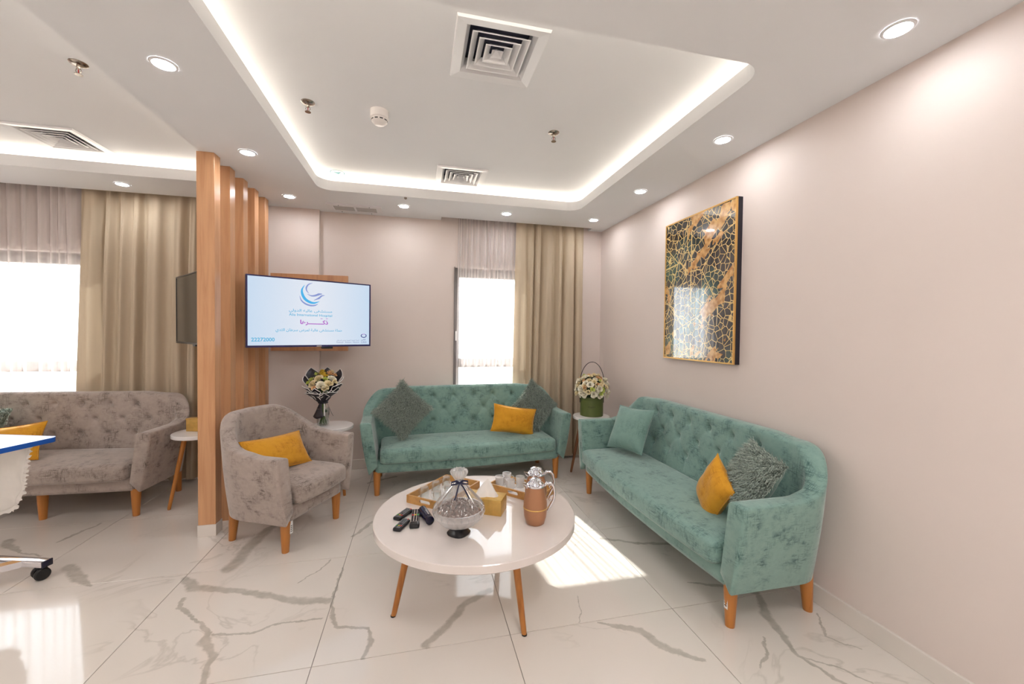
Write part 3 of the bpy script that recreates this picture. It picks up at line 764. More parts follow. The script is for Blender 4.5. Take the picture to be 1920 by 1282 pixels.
# ------------------------------------------------------------------ curtains
def curtain(name, x0, x1, y, z0, z1, folds, amp, mat, label, cat, seed, lean=0.0, thick=0.0):
    rnd = random.Random(seed); nx, nz = folds*20, 18
    rk = [rnd.uniform(-1.2, 1.2) for _ in range(folds)]
    wts = [rnd.uniform(0.55, 1.6) for _ in range(folds)]; tot = sum(wts)
    amps = [rnd.uniform(0.55, 1.25) for _ in range(folds+1)]; dr = [rnd.uniform(-1, 1) for _ in range(folds+1)]
    cum = [0]
    for q in wts: cum.append(cum[-1]+q/tot)
    v, f = [], []
    for j in range(nz+1):
        t = j/nz
        for i in range(nx+1):
            k = min(i//20, folds-1); fr = (i-k*20)/20
            u = cum[k]+(cum[k+1]-cum[k])*fr
            A = amp*(amps[k]*(1-fr)+amps[k+1]*fr)*(0.55+0.45*smooth01((1-t)*4))
            drift = (dr[k]*(1-fr)+dr[k+1]*fr)*0.028*(1-t)
            px = x0+(x1-x0)*u+0.45*A*math.sin(2*PI*fr)*rk[k]+drift*min(1, 8*u, 8*(1-u))+lean*(1-t)*(1-u)
            py = y-A+2*A*(0.5+0.5*math.cos(2*PI*fr))**2.0+0.10*A*math.sin(6*PI*fr+seed)
            v.append((px, py, z0+(z1-z0)*t))
    for j in range(nz):
        for i in range(nx):
            a = j*(nx+1)+i; f.append((a, a+1, a+nx+2, a+nx+1))
    o = mesh(name, v, f, mat, None, smooth=True)
    return tag(o, label, cat)
curtain('drape', 0.985, 1.73, 4.072, 0.03, 2.54, 7, 0.028, M['drape'], 'long beige drape in the corner behind the teal sofa and flower table', 'curtain', 3, lean=-0.03)
curtain('drape', -2.71, -1.46, 4.050, 0.03, 2.54, 9, 0.046, M['drape'], 'wide beige drape on the left behind the grey sofa', 'curtain', 11, lean=-0.10)
curtain('sheer_curtain', 0.39, 1.025, 4.107, 0.03, 2.54, 11, 0.016, M['sheer'], 'narrow white sheer curtain over the middle window behind the teal sofa', 'curtain', 5, lean=-0.02)
curtain('sheer_curtain', -4.2, -2.66, 4.107, 0.03, 2.54, 19, 0.017, M['sheer'], 'wide white sheer curtain over the left window behind the grey sofa', 'curtain', 8)
for nm, xa, xb, y in (('curtain_rail', 0.24, 1.78, 4.07), ('curtain_rail', -4.28, -1.44, 4.055)):
    o = box(nm, xa, xb, y-0.012, y+0.012, 2.55, 2.575, M['white_metal'])
    tag(o, 'white curtain rail in the ceiling pocket above the %s window' % ('middle' if xa > 0 else 'left'), 'curtain rail')

# ------------------------------------------------------------------ sofas and armchair
def tuft(x, z, rows):
    d = 0.0
    for bx, bz in rows['pts']:
        r = math.hypot(x-bx, z-bz)
        if r < 0.11: d += 0.021*math.exp(-(r/0.019)**2)+0.006*math.exp(-(r/0.05)**2)
    for (ax, az), (bx, bz) in rows['seg']:
        lx, lz = bx-ax, bz-az; L2 = lx*lx+lz*lz
        t = ((x-ax)*lx+(z-az)*lz)/L2
        if -0.05 < t < 1.05:
            q = abs((x-ax)*lz-(z-az)*lx)/math.sqrt(L2)
            if q < 0.04: d += 0.0050*math.exp(-(q/0.0075)**2)
    return d
def shell(root, hw, y0, y1, rc, zb, ha, hb, fa, fb, ta, tb, mat, rise_y, tufts=None):
    """arms and back as one upholstered band, cut into armrest / backrest / armrest"""
    # plan path of the outer foot, with outward normals
    path = []
    na = 16; nar = 18; nb = 128 if tufts else 28
    for i in range(na): path.append((Vector((-hw, y0+(y1-rc-y0)*i/na, 0)), Vector((-1, 0, 0)), 'L'))
    for i in range(nar):
        a = PI-0.5*PI*i/nar; path.append((Vector((-hw+rc+rc*math.cos(a), y1-rc+rc*math.sin(a), 0)), Vector((math.cos(a), math.sin(a), 0)), 'B'))
    for i in range(nb+1): path.append((Vector((-hw+rc+(2*hw-2*rc)*i/nb, y1, 0)), Vector((0, 1, 0)), 'B'))
    for i in range(1, nar+1):
        a = 0.5*PI-0.5*PI*i/nar; path.append((Vector((hw-rc+rc*math.cos(a), y1-rc+rc*math.sin(a), 0)), Vector((math.cos(a), math.sin(a), 0)), 'B'))
    for i in range(1, na+1): path.append((Vector((hw, y1-rc+(y0-y1+rc)*i/na, 0)), Vector((1, 0, 0)), 'R'))
    def section(P, N):
        # how far round to the back
        k = smooth01((P.y-rise_y)/(y1-rise_y-0.03))
        c = smooth01((N.y)**1.0) if N.y > 0 else 0.0
        k = 0.5*k+0.5*c if N.y > 0.001 else 0.5*k
        if N.y > 0.999: k -= 0.06*smooth01((abs(P.x)-(hw-rc-0.16))/0.16)
        else: k -= 0.06*smooth01(1.0 if N.y > 0.02 else k*6)*min(1, k*6)
        h = ha+(hb-ha)*k; fl = fa+(fb-fa)*c; T = ta+(tb-ta)*c; Tb = ta+(tb+0.055-ta)*c; hr = 0.020+0.022*c
        pr = []
        for i in range(9):
            t = i/8; pr.append((fl*t**0.9+0.006*math.sin(PI*t), zb+(h-zb-hr)*t))
        for i in range(1, 9):
            a = PI*i/9; ca, sa = math.cos(a), math.sin(a); pr.append((fl-T/2+T/2*math.copysign(abs(ca)**0.6, ca), h-hr+hr*abs(sa)**0.6))
        nin = 46 if tufts else 18
        for i in range(nin+1):
            t = i/nin; z = (h-hr)*(1-t)+0.25*t
            off = fl-T-(fl*0.75*(1-c)*0.9*t)-(Tb-T)*t*c
            pr.append((off, z))
        return pr
    secs = []
    for P, N, tg in path:
        pr = section(P, N); row = []
        for j, (o, z) in enumerate(pr):
            q = P+N*o; q.z = z
            if tufts and j > 17 and N.y > 0.75:
                q -= Vector((0, -1, 0))*tuft(q.x, z, tufts)*smooth01((N.y-0.75)/0.25)
            row.append(q)
        secs.append((row, tg))
    def cap(row, d):
        c = sum((p for p in row), Vector())/len(row); r = []
        for p in row:
            e = c+(p-c)*0.86; e.z = p.z+(c.z-p.z)*0.03; r.append(e+Vector((0, -0.009, 0)))
        return r
    def build(name, rows, front0, front1):
        v, f = [], []
        rows = list(rows)
        if front0: rows = [cap(rows[0], 1)]+rows
        if front1: rows = rows+[cap(rows[-1], 1)]
        n = len(rows[0])
        for r_ in rows: v += r_
        for i in range(len(rows)-1):
            for j in range(n-1):
                a = i*n+j; f.append((a, a+n, a+n+1, a+1))
            f.append((i*n+n-1, (i+1)*n+n-1, (i+1)*n, i*n))
        if front0: f.append(tuple(range(n)))
        if front1: f.append(tuple((len(rows)-1)*n+j for j in range(n))[::-1])
        return auto(mesh(name, v, f, mat, root), 62)
    iL = na; iR = len(secs)-na-1
    build('armrest', [s[0] for s in secs[:iL+1]], True, False)
    build('backrest', [s[0] for s in secs[iL:iR+1]], False, False)
    build('armrest', [s[0] for s in secs[iR:]], False, True)
    return secs
def leg(root, x, y, dx, dy, z1, mat, r0=0.031, r1=0.021):
    v, f = [], []; seg = 16; rows = [(0.0, r1*0.95), (0.012, r1), (z1*0.6, r0*0.88), (z1, r0)]
    for z, r in rows:
        t = z/z1
        for k in range(seg):
            a = 2*PI*k/seg; v.append((x-dx*t+dx+r*math.cos(a), y-dy*t+dy+r*math.sin(a), z))
    for i in range(len(rows)-1):
        for k in range(seg): a, b = i*seg+k, i*seg+(k+1) % seg; f.append((a, b, b+seg, a+seg))
    f.append(tuple(range(seg))[::-1]); f.append(tuple((len(rows)-1)*seg+k for k in range(seg)))
    return auto(mesh('leg', v, f, mat, root), 60)
def price_tag(root, x, y, z0, z1):
    o = box('paper_tag', x-0.011, x+0.011, y-0.002, y, z0, z1, M['label'], root)
    for k in range(4): box('print', x-0.007, x+0.007, y-0.0026, y-0.002, z0+0.012+k*0.011, z0+0.016+k*0.011, M['ink'], o)
    return o
def make_sofa(label, mat, group, extra_leg=False):
    r = thing('tufted_sofa', label, 'sofa', (0, 0, 0), 0, group)
    pts, seg = [], []
    R1, R2, R3 = 0.735, 0.615, 0.50
    x1 = [-0.4875+0.195*k for k in range(6)]; x2 = [-0.585+0.195*k for k in range(7)]
    row1 = [(x, R1) for x in x1]; row2 = [(x, R2) for x in x2]; row3 = [(x, R3) for x in x1]
    pts = row1+row2[0:]+row3
    for a in row1:
        for b in row2:
            if abs(a[0]-b[0]) < 0.12: seg.append((a, b))
    for a in row3:
        for b in row2:
            if abs(a[0]-b[0]) < 0.12: seg.append((a, b))
    for a in row1: seg.append((a, (a[0], 0.79)))
    for a in row3: seg.append((a, (a[0], 0.40)))
    rows = {'pts': pts, 'seg': seg}
    hw, y0, y1, rc = 0.845, -0.05, 0.50, 0.165
    secs = shell(r, hw, y0, y1, rc, 0.185, 0.605, 0.825, 0.07, 0.025, 0.088, 0.10, mat, 0.24, rows)
    # buttons sit at the bottom of their dimples
    me_b = None
    for bx, bz in pts:
        best = min((p for s, tg in secs if tg == 'B' for p in s[18:]), key=lambda p: (p.x-bx)**2+(p.z-bz)**2)
        if me_b is None:
            o = lathe('button', [(0.0, 0.006), (0.007, 0.005), (0.010, 0.0), (0.0, -0.003)], 12, mat, r); me_b = o.data
        else:
            o = link('button', me_b, None, r)
        o.location = (best.x, best.y+0.002, best.z); o.rotation_euler = (PI/2, 0, 0)
    def cdef(p):
        bul = 0.035*(1-(p.x/0.77)**2)
        q = p.copy()
        if p.y < 0: q.y -= bul*min(1, -p.y/0.2)
        if p.z > 0: q.z += 0.022*(1-(p.x/0.77)**4)*(1-(p.y/0.27)**2)
        return q
    rbox('seat_cushion', 0.762, 0.235, 0.058, 0.034, (48, 16, 8), mat, r, (0, 0.150, 0.325), cdef)
    rbox('base_rail', 0.80, 0.245, 0.048, 0.012, (32, 6, 4), mat, r, (0, 0.212, 0.234), lambda p: p+Vector((0, -0.035*(1-(p.x/0.8)**2) if p.y < 0 else 0, 0)))
    for sx in (-1, 1):
        leg(r, sx*0.785, 0.0, 0, 0, 0.20, M['leg']); leg(r, sx*0.775, 0.435, 0, 0.02, 0.20, M['leg'])
    if extra_leg:
        for sx in (-1, 1): leg(r, sx*0.2, 0.0, 0, 0, 0.20, M['leg'])
    return r
sofaB = make_sofa('teal tufted sofa against the back wall under the middle window', M['teal'], 'teal tufted sofas')
sofaR = dup(sofaB, (1.405, 2.333, 0), -PI/2, 'teal tufted sofa along the right wall under the framed artwork')
sofaB.location = (0.464, 3.475, 0); sofaB.rotation_euler = (0, 0, math.radians(3.6))
sofaG = make_sofa('grey brown tufted velvet sofa on the left in front of the wide sheer curtain', M['grey'], 'grey velvet seats', True)
sofaG.location = (-2.739, 3.470, 0); sofaG.rotation_euler = (0, 0, math.radians(-5.7))
price_tag(sofaR, 0.785, -0.0235, 0.085, 0.16)

ch = thing('armchair', 'grey brown velvet tub armchair beside the wooden posts', 'armchair', (-0.667, 2.8515, 0), math.atan2(0.895, 0.445), 'grey velvet seats')
shell(ch, 0.290, -0.055, 0.50, 0.24, 0.185, 0.595, 0.82, 0.066, 0.035, 0.078, 0.085, M['grey'], 0.08)
def chdef(p):
    q = p.copy(); bul = 0.02*(1-(p.x/0.235)**2)
    if p.y < 0: q.y -= bul
    if p.z > 0: q.z += 0.025*(1-(p.x/0.235)**4)*(1-(p.y/0.24)**2)
    return q
rbox('seat_cushion', 0.226, 0.225, 0.058, 0.034, (22, 16, 8), M['grey'], ch, (0, 0.130, 0.345), chdef)
rbox('base_rail', 0.24, 0.20, 0.052, 0.012, (14, 6, 4), M['grey'], ch, (0, 0.162, 0.238))
for sx in (-1, 1):
    leg(ch, sx*0.232, 0.0, 0, 0, 0.20, M['leg']); leg(ch, sx*0.195, 0.415, 0, 0.02, 0.20, M['leg'])
price_tag(ch, -0.215, -0.026, 0.11, 0.185)

# ------------------------------------------------------------------ cushions
def pillow_mesh(name, hw, hh, th, mat, parent, seed, n=26, wr=0.006, half=0):
    rnd = random.Random(seed); ofs = Vector((rnd.uniform(0, 50), rnd.uniform(0, 50), 0)); v, f = [], []
    sides = (1, -1) if half == 0 else (half,)
    for s in sides:
        b0 = len(v)
        for j in range(n+1):
            for i in range(n+1):
                a, b = 2*i/n-1, 2*j/n-1
                pin = 1-0.085*(1-a*a)*abs(b)**3 ; pin2 = 1-0.085*(1-b*b)*abs(a)**3
                prof = max(0.0, (1-abs(a)**2.6)*(1-abs(b)**2.6))**0.52
                w_ = mnoise.noise(Vector((a*2.2, b*2.2, s*3.0))+ofs)*wr*prof
                v.append((hw*a*pin2, -s*(th*prof+w_), hh*b*pin))
        for j in range(n):
            for i in range(n):
                q = b0+j*(n+1)+i; fc = (q, q+1, q+n+2, q+n+1)
                f.append(fc if s == 1 else fc[::-1])
    return mesh(name, v, f, mat, parent, smooth=True)
def edge_loop(hw, hh, k=40):
    out = []
    for i in range(k):
        a = 2*PI*i/k; c, s = math.cos(a), math.sin(a); q = max(abs(c), abs(s)); x, z = c/q, s/q
        out.append((hw*x*(1-0.085*(1-z*z)*abs(x)**3), 0, hh*z*(1-0.085*(1-x*x)*abs(z)**3)))
    return out
def cushion(name, label, hw, hh, th, mat, seed, loc, xa, za, group):
    r = thing(name, label, 'cushion', (0, 0, 0), 0, group)
    pillow_mesh('cover', hw, hh, th, mat, r, seed)
    tube('piping', edge_loop(hw+0.001, hh+0.001), 0.0035, mat, r, 6, True)
    return pose(r, loc, xa, za)
def shaggy(label, hw, th, seed, loc, xa, za, count=6000, length=0.036):
    r = thing('shaggy_cushion', label, 'cushion', (0, 0, 0), 0, 'shaggy grey green cushions')
    cv = pillow_mesh('cover', hw, hw, th, M['shagbase'], r, seed, 22, half=1)
    pillow_mesh('backing', hw, hw, th, M['tealplain'], r, seed, 18, half=-1)
    rnd = random.Random(seed+99); v, f = [], []
    for _ in range(count):
        a, b = rnd.uniform(-1, 1), rnd.uniform(-1, 1)
        if rnd.random() < 0.12:
            if rnd.random() < 0.5: a = math.copysign(1, a)
            else: b = math.copysign(1, b)
        prof = max(0.0, (1-abs(a)**2.6)*(1-abs(b)**2.6))**0.52
        p = Vector((hw*a*(1-0.085*(1-b*b)*abs(a)**3), -th*prof, hw*b*(1-0.085*(1-a*a)*abs(b)**3)))
        d = Vector((a*0.75*abs(a)+rnd.gauss(0, 0.5), -0.75, b*0.75*abs(b)+rnd.gauss(0, 0.5)-0.35)).normalized()
        L = length*rnd.uniform(0.6, 1.25); sd_ = d.cross(Vector((rnd.gauss(0, 1), rnd.gauss(0, 1), rnd.gauss(0, 1)))).normalized()*0.0019
        m1 = p+d*L*0.55; d2_ = (d+Vector((rnd.gauss(0, 0.35), 0.1, -0.55+rnd.gauss(0, 0.35)))).normalized(); m2 = m1+d2_*L*0.6
        k = len(v); v += [p-sd_, p+sd_, m1+sd_, m1-sd_, m2]; f += [(k, k+1, k+2, k+3), (k+3, k+2, k+4)]
    o = mesh('shag_pile', v, f, M['shag'], r); o['kind'] = 'stuff'
    return pose(r, loc, xa, za)
def on(root, p):   # sofa-local point to world
    c, s = math.cos(root.rotation_euler.z), math.sin(root.rotation_euler.z)
    return Vector((root.location.x+c*p[0]-s*p[1], root.location.y+s*p[0]+c*p[1], p[2]))
def dirn(root, p):
    c, s = math.cos(root.rotation_euler.z), math.sin(root.rotation_euler.z)
    return Vector((c*p[0]-s*p[1], s*p[0]+c*p[1], p[2]))
# back sofa
shaggy('grey green shaggy cushion standing on its corner at the left end of the back sofa', 0.178, 0.06, 1, on(sofaB, (-0.580, 0.190, 0.655)), dirn(sofaB, (0.70, 0.06, -0.70)), dirn(sofaB, (0.70, 0.22, 0.68)))
shaggy('grey green shaggy cushion standing on its corner at the right end of the back sofa', 0.175, 0.06, 2, on(sofaB, (0.645, 0.222, 0.635)), dirn(sofaB, (0.72, 0.02, -0.69)), dirn(sofaB, (0.68, 0.28, 0.70)))
cushion('velvet_cushion', 'mustard velvet cushion leaning on a shaggy cushion on the back sofa', 0.210, 0.122, 0.055, M['mustard'], 3, on(sofaB, (0.408, 0.100, 0.535)), dirn(sofaB, (0.984, 0.037, -0.177)), dirn(sofaB, (0.15, 0.15, 0.97)), 'mustard velvet cushions')
# right sofa
cushion('velvet_cushion', 'plain teal velvet cushion at the far end of the right sofa', 0.178, 0.178, 0.060, M['tealplain'], 4, on(sofaR, (-0.537, 0.230, 0.592)), dirn(sofaR, (0.936, 0.30, 0.05)), dirn(sofaR, (-0.18, 0.40, 0.88)), None)
cushion('velvet_cushion', 'mustard velvet cushion propped upright at the near end of the right sofa', 0.150, 0.120, 0.055, M['mustard'], 5, on(sofaR, (0.486, 0.150, 0.503)), dirn(sofaR, (0.557, -0.015, 0.83)), dirn(sofaR, (-0.799, 0.263, 0.541)), 'mustard velvet cushions')
shaggy('grey green shaggy cushion with teal backing at the near end of the right sofa', 0.152, 0.06, 6, on(sofaR, (0.648, 0.240, 0.612)), dirn(sofaR, (0.943, -0.317, -0.097)), dirn(sofaR, (0.22, 0.42, 0.86)))
# grey sofa
shaggy('grey green shaggy cushion on the grey sofa, at the left edge of the picture', 0.178, 0.06, 7, on(sofaG, (-0.42, 0.20, 0.570)), dirn(sofaG, (0.97, 0.02, -0.10)), dirn(sofaG, (0.1, 0.30, 0.95)))
cushion('velvet_cushion', 'mustard velvet cushion on the grey sofa, partly hidden by the blue edged table', 0.215, 0.135, 0.055, M['mustard'], 8, on(sofaG, (-0.09, 0.095, 0.505)), dirn(sofaG, (0.96, -0.02, 0.13)), dirn(sofaG, (-0.1, 0.38, 0.92)), 'mustard velvet cushions')
# armchair
cushion('velvet_cushion', 'long mustard velvet cushion leaning in the grey armchair', 0.222, 0.118, 0.052, M['mustard'], 9, on(ch, (-0.052, 0.225, 0.535)), dirn(ch, (0.988, -0.10, -0.06)), dirn(ch, (0.12, 0.52, 0.82)), 'mustard velvet cushions')

# ------------------------------------------------------------------ side tables and flowers
def side_table(loc, label, r_top, h, mat_leg, phase):
    r = thing('side_table', label, 'side table', loc, 0, 'round white side tables')
    lathe('table_top', [(r_top-0.004, h-0.028), (r_top, h-0.024), (r_top, h-0.004), (r_top-0.004, h)], 48, M['white'], r)
    for k in range(3):
        a = phase+2*PI*k/3; p0 = (0.09*math.cos(a), 0.09*math.sin(a), h-0.028); p1 = (0.185*math.cos(a), 0.185*math.sin(a), 0.0)
        tube('leg', [p1, (p1[0]*0.99+p0[0]*0.01, p1[1]*0.99+p0[1]*0.01, 0.012), p0], [0.010, 0.0115, 0.017], mat_leg, r, 12)
    return r
side_table((1.60, 3.53, 0), 'round white side table with dark legs in the corner, under the flower box', 0.172, 0.565, M['legdark'], math.radians(145))
side_table((-0.705, 3.60, 0), 'round white side table behind the armchair, under the wrapped bouquet', 0.178, 0.55, M['leg'], math.radians(-45))
side_table((-1.635, 3.555, 0), 'round white side table with a gold box, behind the first wooden post', 0.175, 0.55, M['leg'], math.radians(215))

def rose_mesh(name, mat, petals=13, seed=0, open_=1.0):
    rnd = random.Random(seed); v, f = [], []
    for k in range(petals):
        t = k/petals; a = k*2.399; tilt = 0.25+1.0*t*open_; rad = 0.25+0.65*t; h = 1.0-0.45*t
        wd = 0.85
        base = len(v); n = 4
        for i in range(n+1):
            s = i/n
            for j in range(n+1):
                u = j/n*2-1
                x = rad*(0.35+0.75*s*math.sin(tilt)**0.6)+0.10*s*s*t
                ang = a+u*wd*(0.55+0.45*math.sin(PI*min(1, s*0.75+0.15)))
                z = h*s*(0.55+0.45*math.cos(tilt*s))-0.10*u*u*s
                v.append((x*math.cos(ang), x*math.sin(ang), z-0.35))
        for i in range(n):
            for j in range(n):
                q = base+i*(n+1)+j; f.append((q, q+1, q+n+2, q+n+1))
    me = bpy.data.meshes.new(name); me.from_pydata(v, [], f); me.update(); me.materials.append(mat); me.shade_smooth(); return me
FM = [rose_mesh('rose', M['petal_cream'], 13, 1), rose_mesh('rose', M['petal_white'], 15, 2, 1.15), rose_mesh('rose', M['petal_peach'], 12, 3, 0.9), rose_mesh('blossom', M['petal_lime'], 10, 4, 1.2), rose_mesh('rose', M['petal_yellow'], 12, 5, 1.1)]
def leaf_mesh(mat):
    v, f = [], []
    for i in range(6):
        t = i/5; w_ = 0.32*math.sin(PI*t**0.8)+0.001
        v += [(-w_, t, 0.12*math.sin(PI*t)+0.1*w_), (0, t, 0.12*math.sin(PI*t)), (w_, t, 0.12*math.sin(PI*t)+0.1*w_)]
    for i in range(5):
        a = 3*i; f += [(a, a+1, a+4, a+3), (a+1, a+2, a+5, a+4)]
    me = bpy.data.meshes.new('leaf'); me.from_pydata(v, [], f); me.update(); me.materials.append(mat); me.shade_smooth(); return me
LM = [leaf_mesh(M['leaf']), leaf_mesh(M['leafdark'])]
def put(me, name, parent, p, d, s, spin=0.0):
    o = link(name, me, None, parent)
    qd = Vector(d).normalized().to_track_quat('Z', 'Y'); o.rotation_mode = 'QUATERNION'
    from mathutils import Quaternion
    o.rotation_quaternion = qd @ Quaternion((0, 0, 1), spin)
    o.location = p; o.scale = (s, s, s); return o
def dome(root, n, rx, rz, cz, sizes, pick, seed, leaves, lo=-0.15):
    rnd = random.Random(seed)
    for k in range(n):
        zf = 1-(k+0.5)/n*(1-lo); a = k*2.39996+rnd.uniform(-.2, .2); rr = math.sqrt(max(0, 1-zf*zf))
        d = Vector((rr*math.cos(a), rr*math.sin(a), zf)); j = rnd.uniform(0.9, 1.06)
        i = pick(rnd, d)
        put(FM[i], 'blossom' if i == 3 else 'rose', root, (d.x*rx*j, d.y*rx*j, cz+d.z*rz*j), d+Vector((0, 0, 0.25)), sizes[i]*rnd.uniform(0.85, 1.15), rnd.uniform(0, 6))
    for k in range(leaves):
        a = rnd.uniform(0, 2*PI); zf = rnd.uniform(-0.3, 0.7); rr = math.sqrt(1-zf*zf); d = Vector((rr*math.cos(a), rr*math.sin(a), zf))
        put(LM[k % 2], 'leaf', root, (d.x*rx*0.8, d.y*rx*0.8, cz+d.z*rz*0.8), Vector((-d.y, d.x, rnd.uniform(-.3, .6))), rnd.uniform(0.04, 0.065), rnd.uniform(0, 6))
# hat box
fb = thing('flower_box', 'round olive green card box with a thin black handle on the corner table', 'flower box', (1.61, 3.545, 0.565))
lathe('box', [(0.105, 0.0), (0.107, 0.002), (0.107, 0.178), (0.105, 0.180), (0.098, 0.180), (0.098, 0.165), (0.0, 0.160)], 48, M['green_box'], fb)
lathe_open('rim_band', [(0.1078, 0.150), (0.1085, 0.151), (0.1085, 0.178), (0.1078, 0.179)], 48, M['green_box'], fb)
hp = [(0.109*math.cos(a)*1.02, 0.0, 0.17+0.0) if False else (0.113*math.cos(a), 0.0, 0.30+0.205*math.sin(a)) for a in [PI*k/20 for k in range(21)]]
hd = tube('handle', [(0.111, 0, 0.12)]+hp+[(-0.111, 0, 0.12)], 0.0032, M['black'], fb, 8)
hd.rotation_euler = (0, 0, math.radians(-14))
lt = text_obj('lettering', 'Flowers', 0.062, 0.016, M['ink_green'], None, 0, 0, 0)
me = lt.data; n_ = len(me.vertices); arr = np.empty(n_*3); me.vertices.foreach_get('co', arr); arr = arr.reshape(-1, 3)
th_ = arr[:, 0]/0.108-PI/2-0.42; arr2 = np.stack([0.1076*np.cos(th_), 0.1076*np.sin(th_), arr[:, 2]+0.095+0.1*arr[:, 0]], 1)
me.vertices.foreach_set('co', arr2.ravel()); me.update(); lt.parent = fb
stroke_o = stroke('flourish', [(-0.02, 0.0), (0, 0.004), (0.02, -0.002)], [.001, .002, .001], M['ink_green'], None, 0)
me = stroke_o.data; n_ = len(me.vertices); arr = np.empty(n_*3); me.vertices.foreach_get('co', arr); arr = arr.reshape(-1, 3)
th_ = arr[:, 0]/0.108-PI/2-0.42; me.vertices.foreach_set('co', np.stack([0.1076*np.cos(th_), 0.1076*np.sin(th_), arr[:, 2]+0.078], 1).ravel()); me.update(); stroke_o.parent = fb
fa_ = thing('flower_arrangement', 'dome of cream, white and peach roses in the olive green box', 'flowers', (1.61, 3.545, 0.565))
lathe('foam', [(0.096, 0.166), (0.096, 0.19), (0.125, 0.23), (0.125, 0.30), (0.08, 0.35), (0.0, 0.37)], 24, M['leafdark'], fa_)
dome(fa_, 96, 0.150, 0.145, 0.245, [0.030, 0.034, 0.024, 0.025, 0.02], lambda r, d: r.choices([0, 1, 2, 3], [5, 4, 4, 1])[0], 12, 26, -0.35)

# vase and bouquet
VX, VY = -0.765, 3.60
vs = thing('glass_vase', 'clear glass cylinder vase on the side table behind the armchair', 'vase', (VX, VY, 0.55))
lathe_open('glass', [(0.0, 0.004), (0.046, 0.004), (0.048, 0.0), (0.050, 0.004), (0.050, 0.150), (0.047, 0.150), (0.047, 0.010), (0.0, 0.010)], 32, M['glass'], vs)
lathe('water', [(0.0, 0.011), (0.0455, 0.011), (0.0455, 0.060), (0.0, 0.060)], 24, M['water'], vs)
bq = thing('bouquet', 'bouquet of cream and yellow flowers in black paper with white borders, in the glass vase', 'bouquet', (VX, VY, 0.55))
rb = random.Random(4)
for k in range(9):
    a = 2*PI*k/9; s0 = (0.030*math.cos(a+PI), 0.030*math.sin(a+PI), 0.014); s1 = (0.022*math.cos(a), 0.022*math.sin(a), 0.19)
    tube('stem', [s0, (0, 0, 0.10) if k == 0 else ((s0[0]+s1[0])/2, (s0[1]+s1[1])/2, 0.10), s1, (0.05*math.cos(a), 0.05*math.sin(a), 0.34)], 0.0035, M['leaf'], bq, 6)
for k in range(6):
    a = k*1.1; put(LM[k % 2], 'leaf', bq, (0.02*math.cos(a), 0.02*math.sin(a), 0.115), (math.cos(a), math.sin(a), 0.5), 0.030, k)
def sheet(root, a, spread, r0, z0, r1, z1, tip, curl, mat=M['wrap'], border=True, tw=0.0):
    """one sheet of wrapping paper fanned out from the tie, with a white border along its free edge"""
    v, f, n, mrow = [], [], 8, 7
    grid = []
    for i in range(mrow+1):
        s = i/mrow; row = []
        for j in range(n+1):
            u = 2*j/n-1
            hgt = z0+(z1-z0)*s+tip*s*(1-abs(u))
            rad = r0+(r1-r0)*s**0.85+curl*s**3*(1-0.4*u*u)
            ang = a+u*spread*(0.5+0.5*s)+tw*s
            row.append(Vector((rad*math.cos(ang), rad*math.sin(ang), hgt)))
        grid.append(row); v += row
    for i in range(mrow):
        for j in range(n):
            q = i*(n+1)+j; f.append((q, q+1, q+n+2, q+n+1))
    o = mesh('wrapping_sheet', v, f, mat, root, smooth=True)
    md = o.modifiers.new('thick', 'SOLIDIFY'); md.thickness = 0.0012
    if border:
        edge = [g[0] for g in grid[4:]]+grid[-1][1:-1]+[g[-1] for g in grid[4:][::-1]]
        tube('border', edge, 0.0028, M['wrap_edge'], o, 5)
    return o
for k in range(9):
    a = 2*PI*k/9+0.2; back = math.sin(a)
    sheet(bq, a, 0.50, 0.026, 0.19, 0.128, 0.355+0.065*back+rb.uniform(-.015, .015), 0.035+0.030*back, 0.03, tw=rb.uniform(-.2, .2))
for k in range(6):
    a = -PI/2+(-0.95+0.38*k)
    sheet(bq, a, 0.34, 0.030, 0.19, 0.092+0.012*(k % 2), 0.255+0.02*(k % 3), 0.030, 0.034, tw=rb.uniform(-.3, .3))
for k in range(5):
    a = -PI/2+(-1.0+0.5*k); cx_, cz_ = 0.085*math.cos(a), 0.255+0.018*(k % 2); cy_ = 0.085*math.sin(a)-0.01
    tube('paper_curl', [(cx_+0.024*math.cos(t)*abs(math.sin(a)), cy_-0.012, cz_+0.016*math.sin(t)+0.004*k) for t in [2*PI*q/14 for q in range(14)]], 0.0024, M['wrap_edge'], bq, 5, True)
for a, s in ((-PI/2-0.45, 0.75), (0.3, 0.3)):
    sheet(bq, a, s, 0.028, 0.195, 0.066, 0.085, -0.015, 0.012, border=False)
tube('ribbon', [(0.034*math.cos(t), 0.034*math.sin(t), 0.192) for t in [2*PI*q/20 for q in range(20)]], 0.006, M['wrap'], bq, 8, True)
box('ribbon_tail', 0.016, 0.026, -0.052, -0.049, 0.09, 0.19, M['wrap_edge'], bq)
flo = [(-.062, -.062, .355, 0, .044), (.0, -.085, .345, 1, .046), (.055, -.065, .355, 0, .042), (-.085, -.01, .385, 3, .032), (-.03, -.03, .395, 0, .046), (.025, -.035, .392, 3, .028), (.07, -.01, .39, 1, .042), (-.06, .045, .425, 3, .030), (-.01, .03, .43, 4, .042),
       (.04, .035, .43, 2, .040), (.08, .04, .415, 2, .030), (-.10, -.045, .365, 3, .024), (.03, -.09, .325, 0, .036), (-.045, -.095, .325, 2, .028), (.015, .0, .415, 4, .030), (.092, -.04, .37, 0, .028), (.05, .07, .44, 0, .034), (-.02, .075, .445, 4, .032)]
for x, y, z, i, s in flo: put(FM[i], 'blossom' if i == 3 else 'rose', bq, (x*1.05, y, z), (x*2, y*2-0.08, 0.2), s*0.92, x*90)
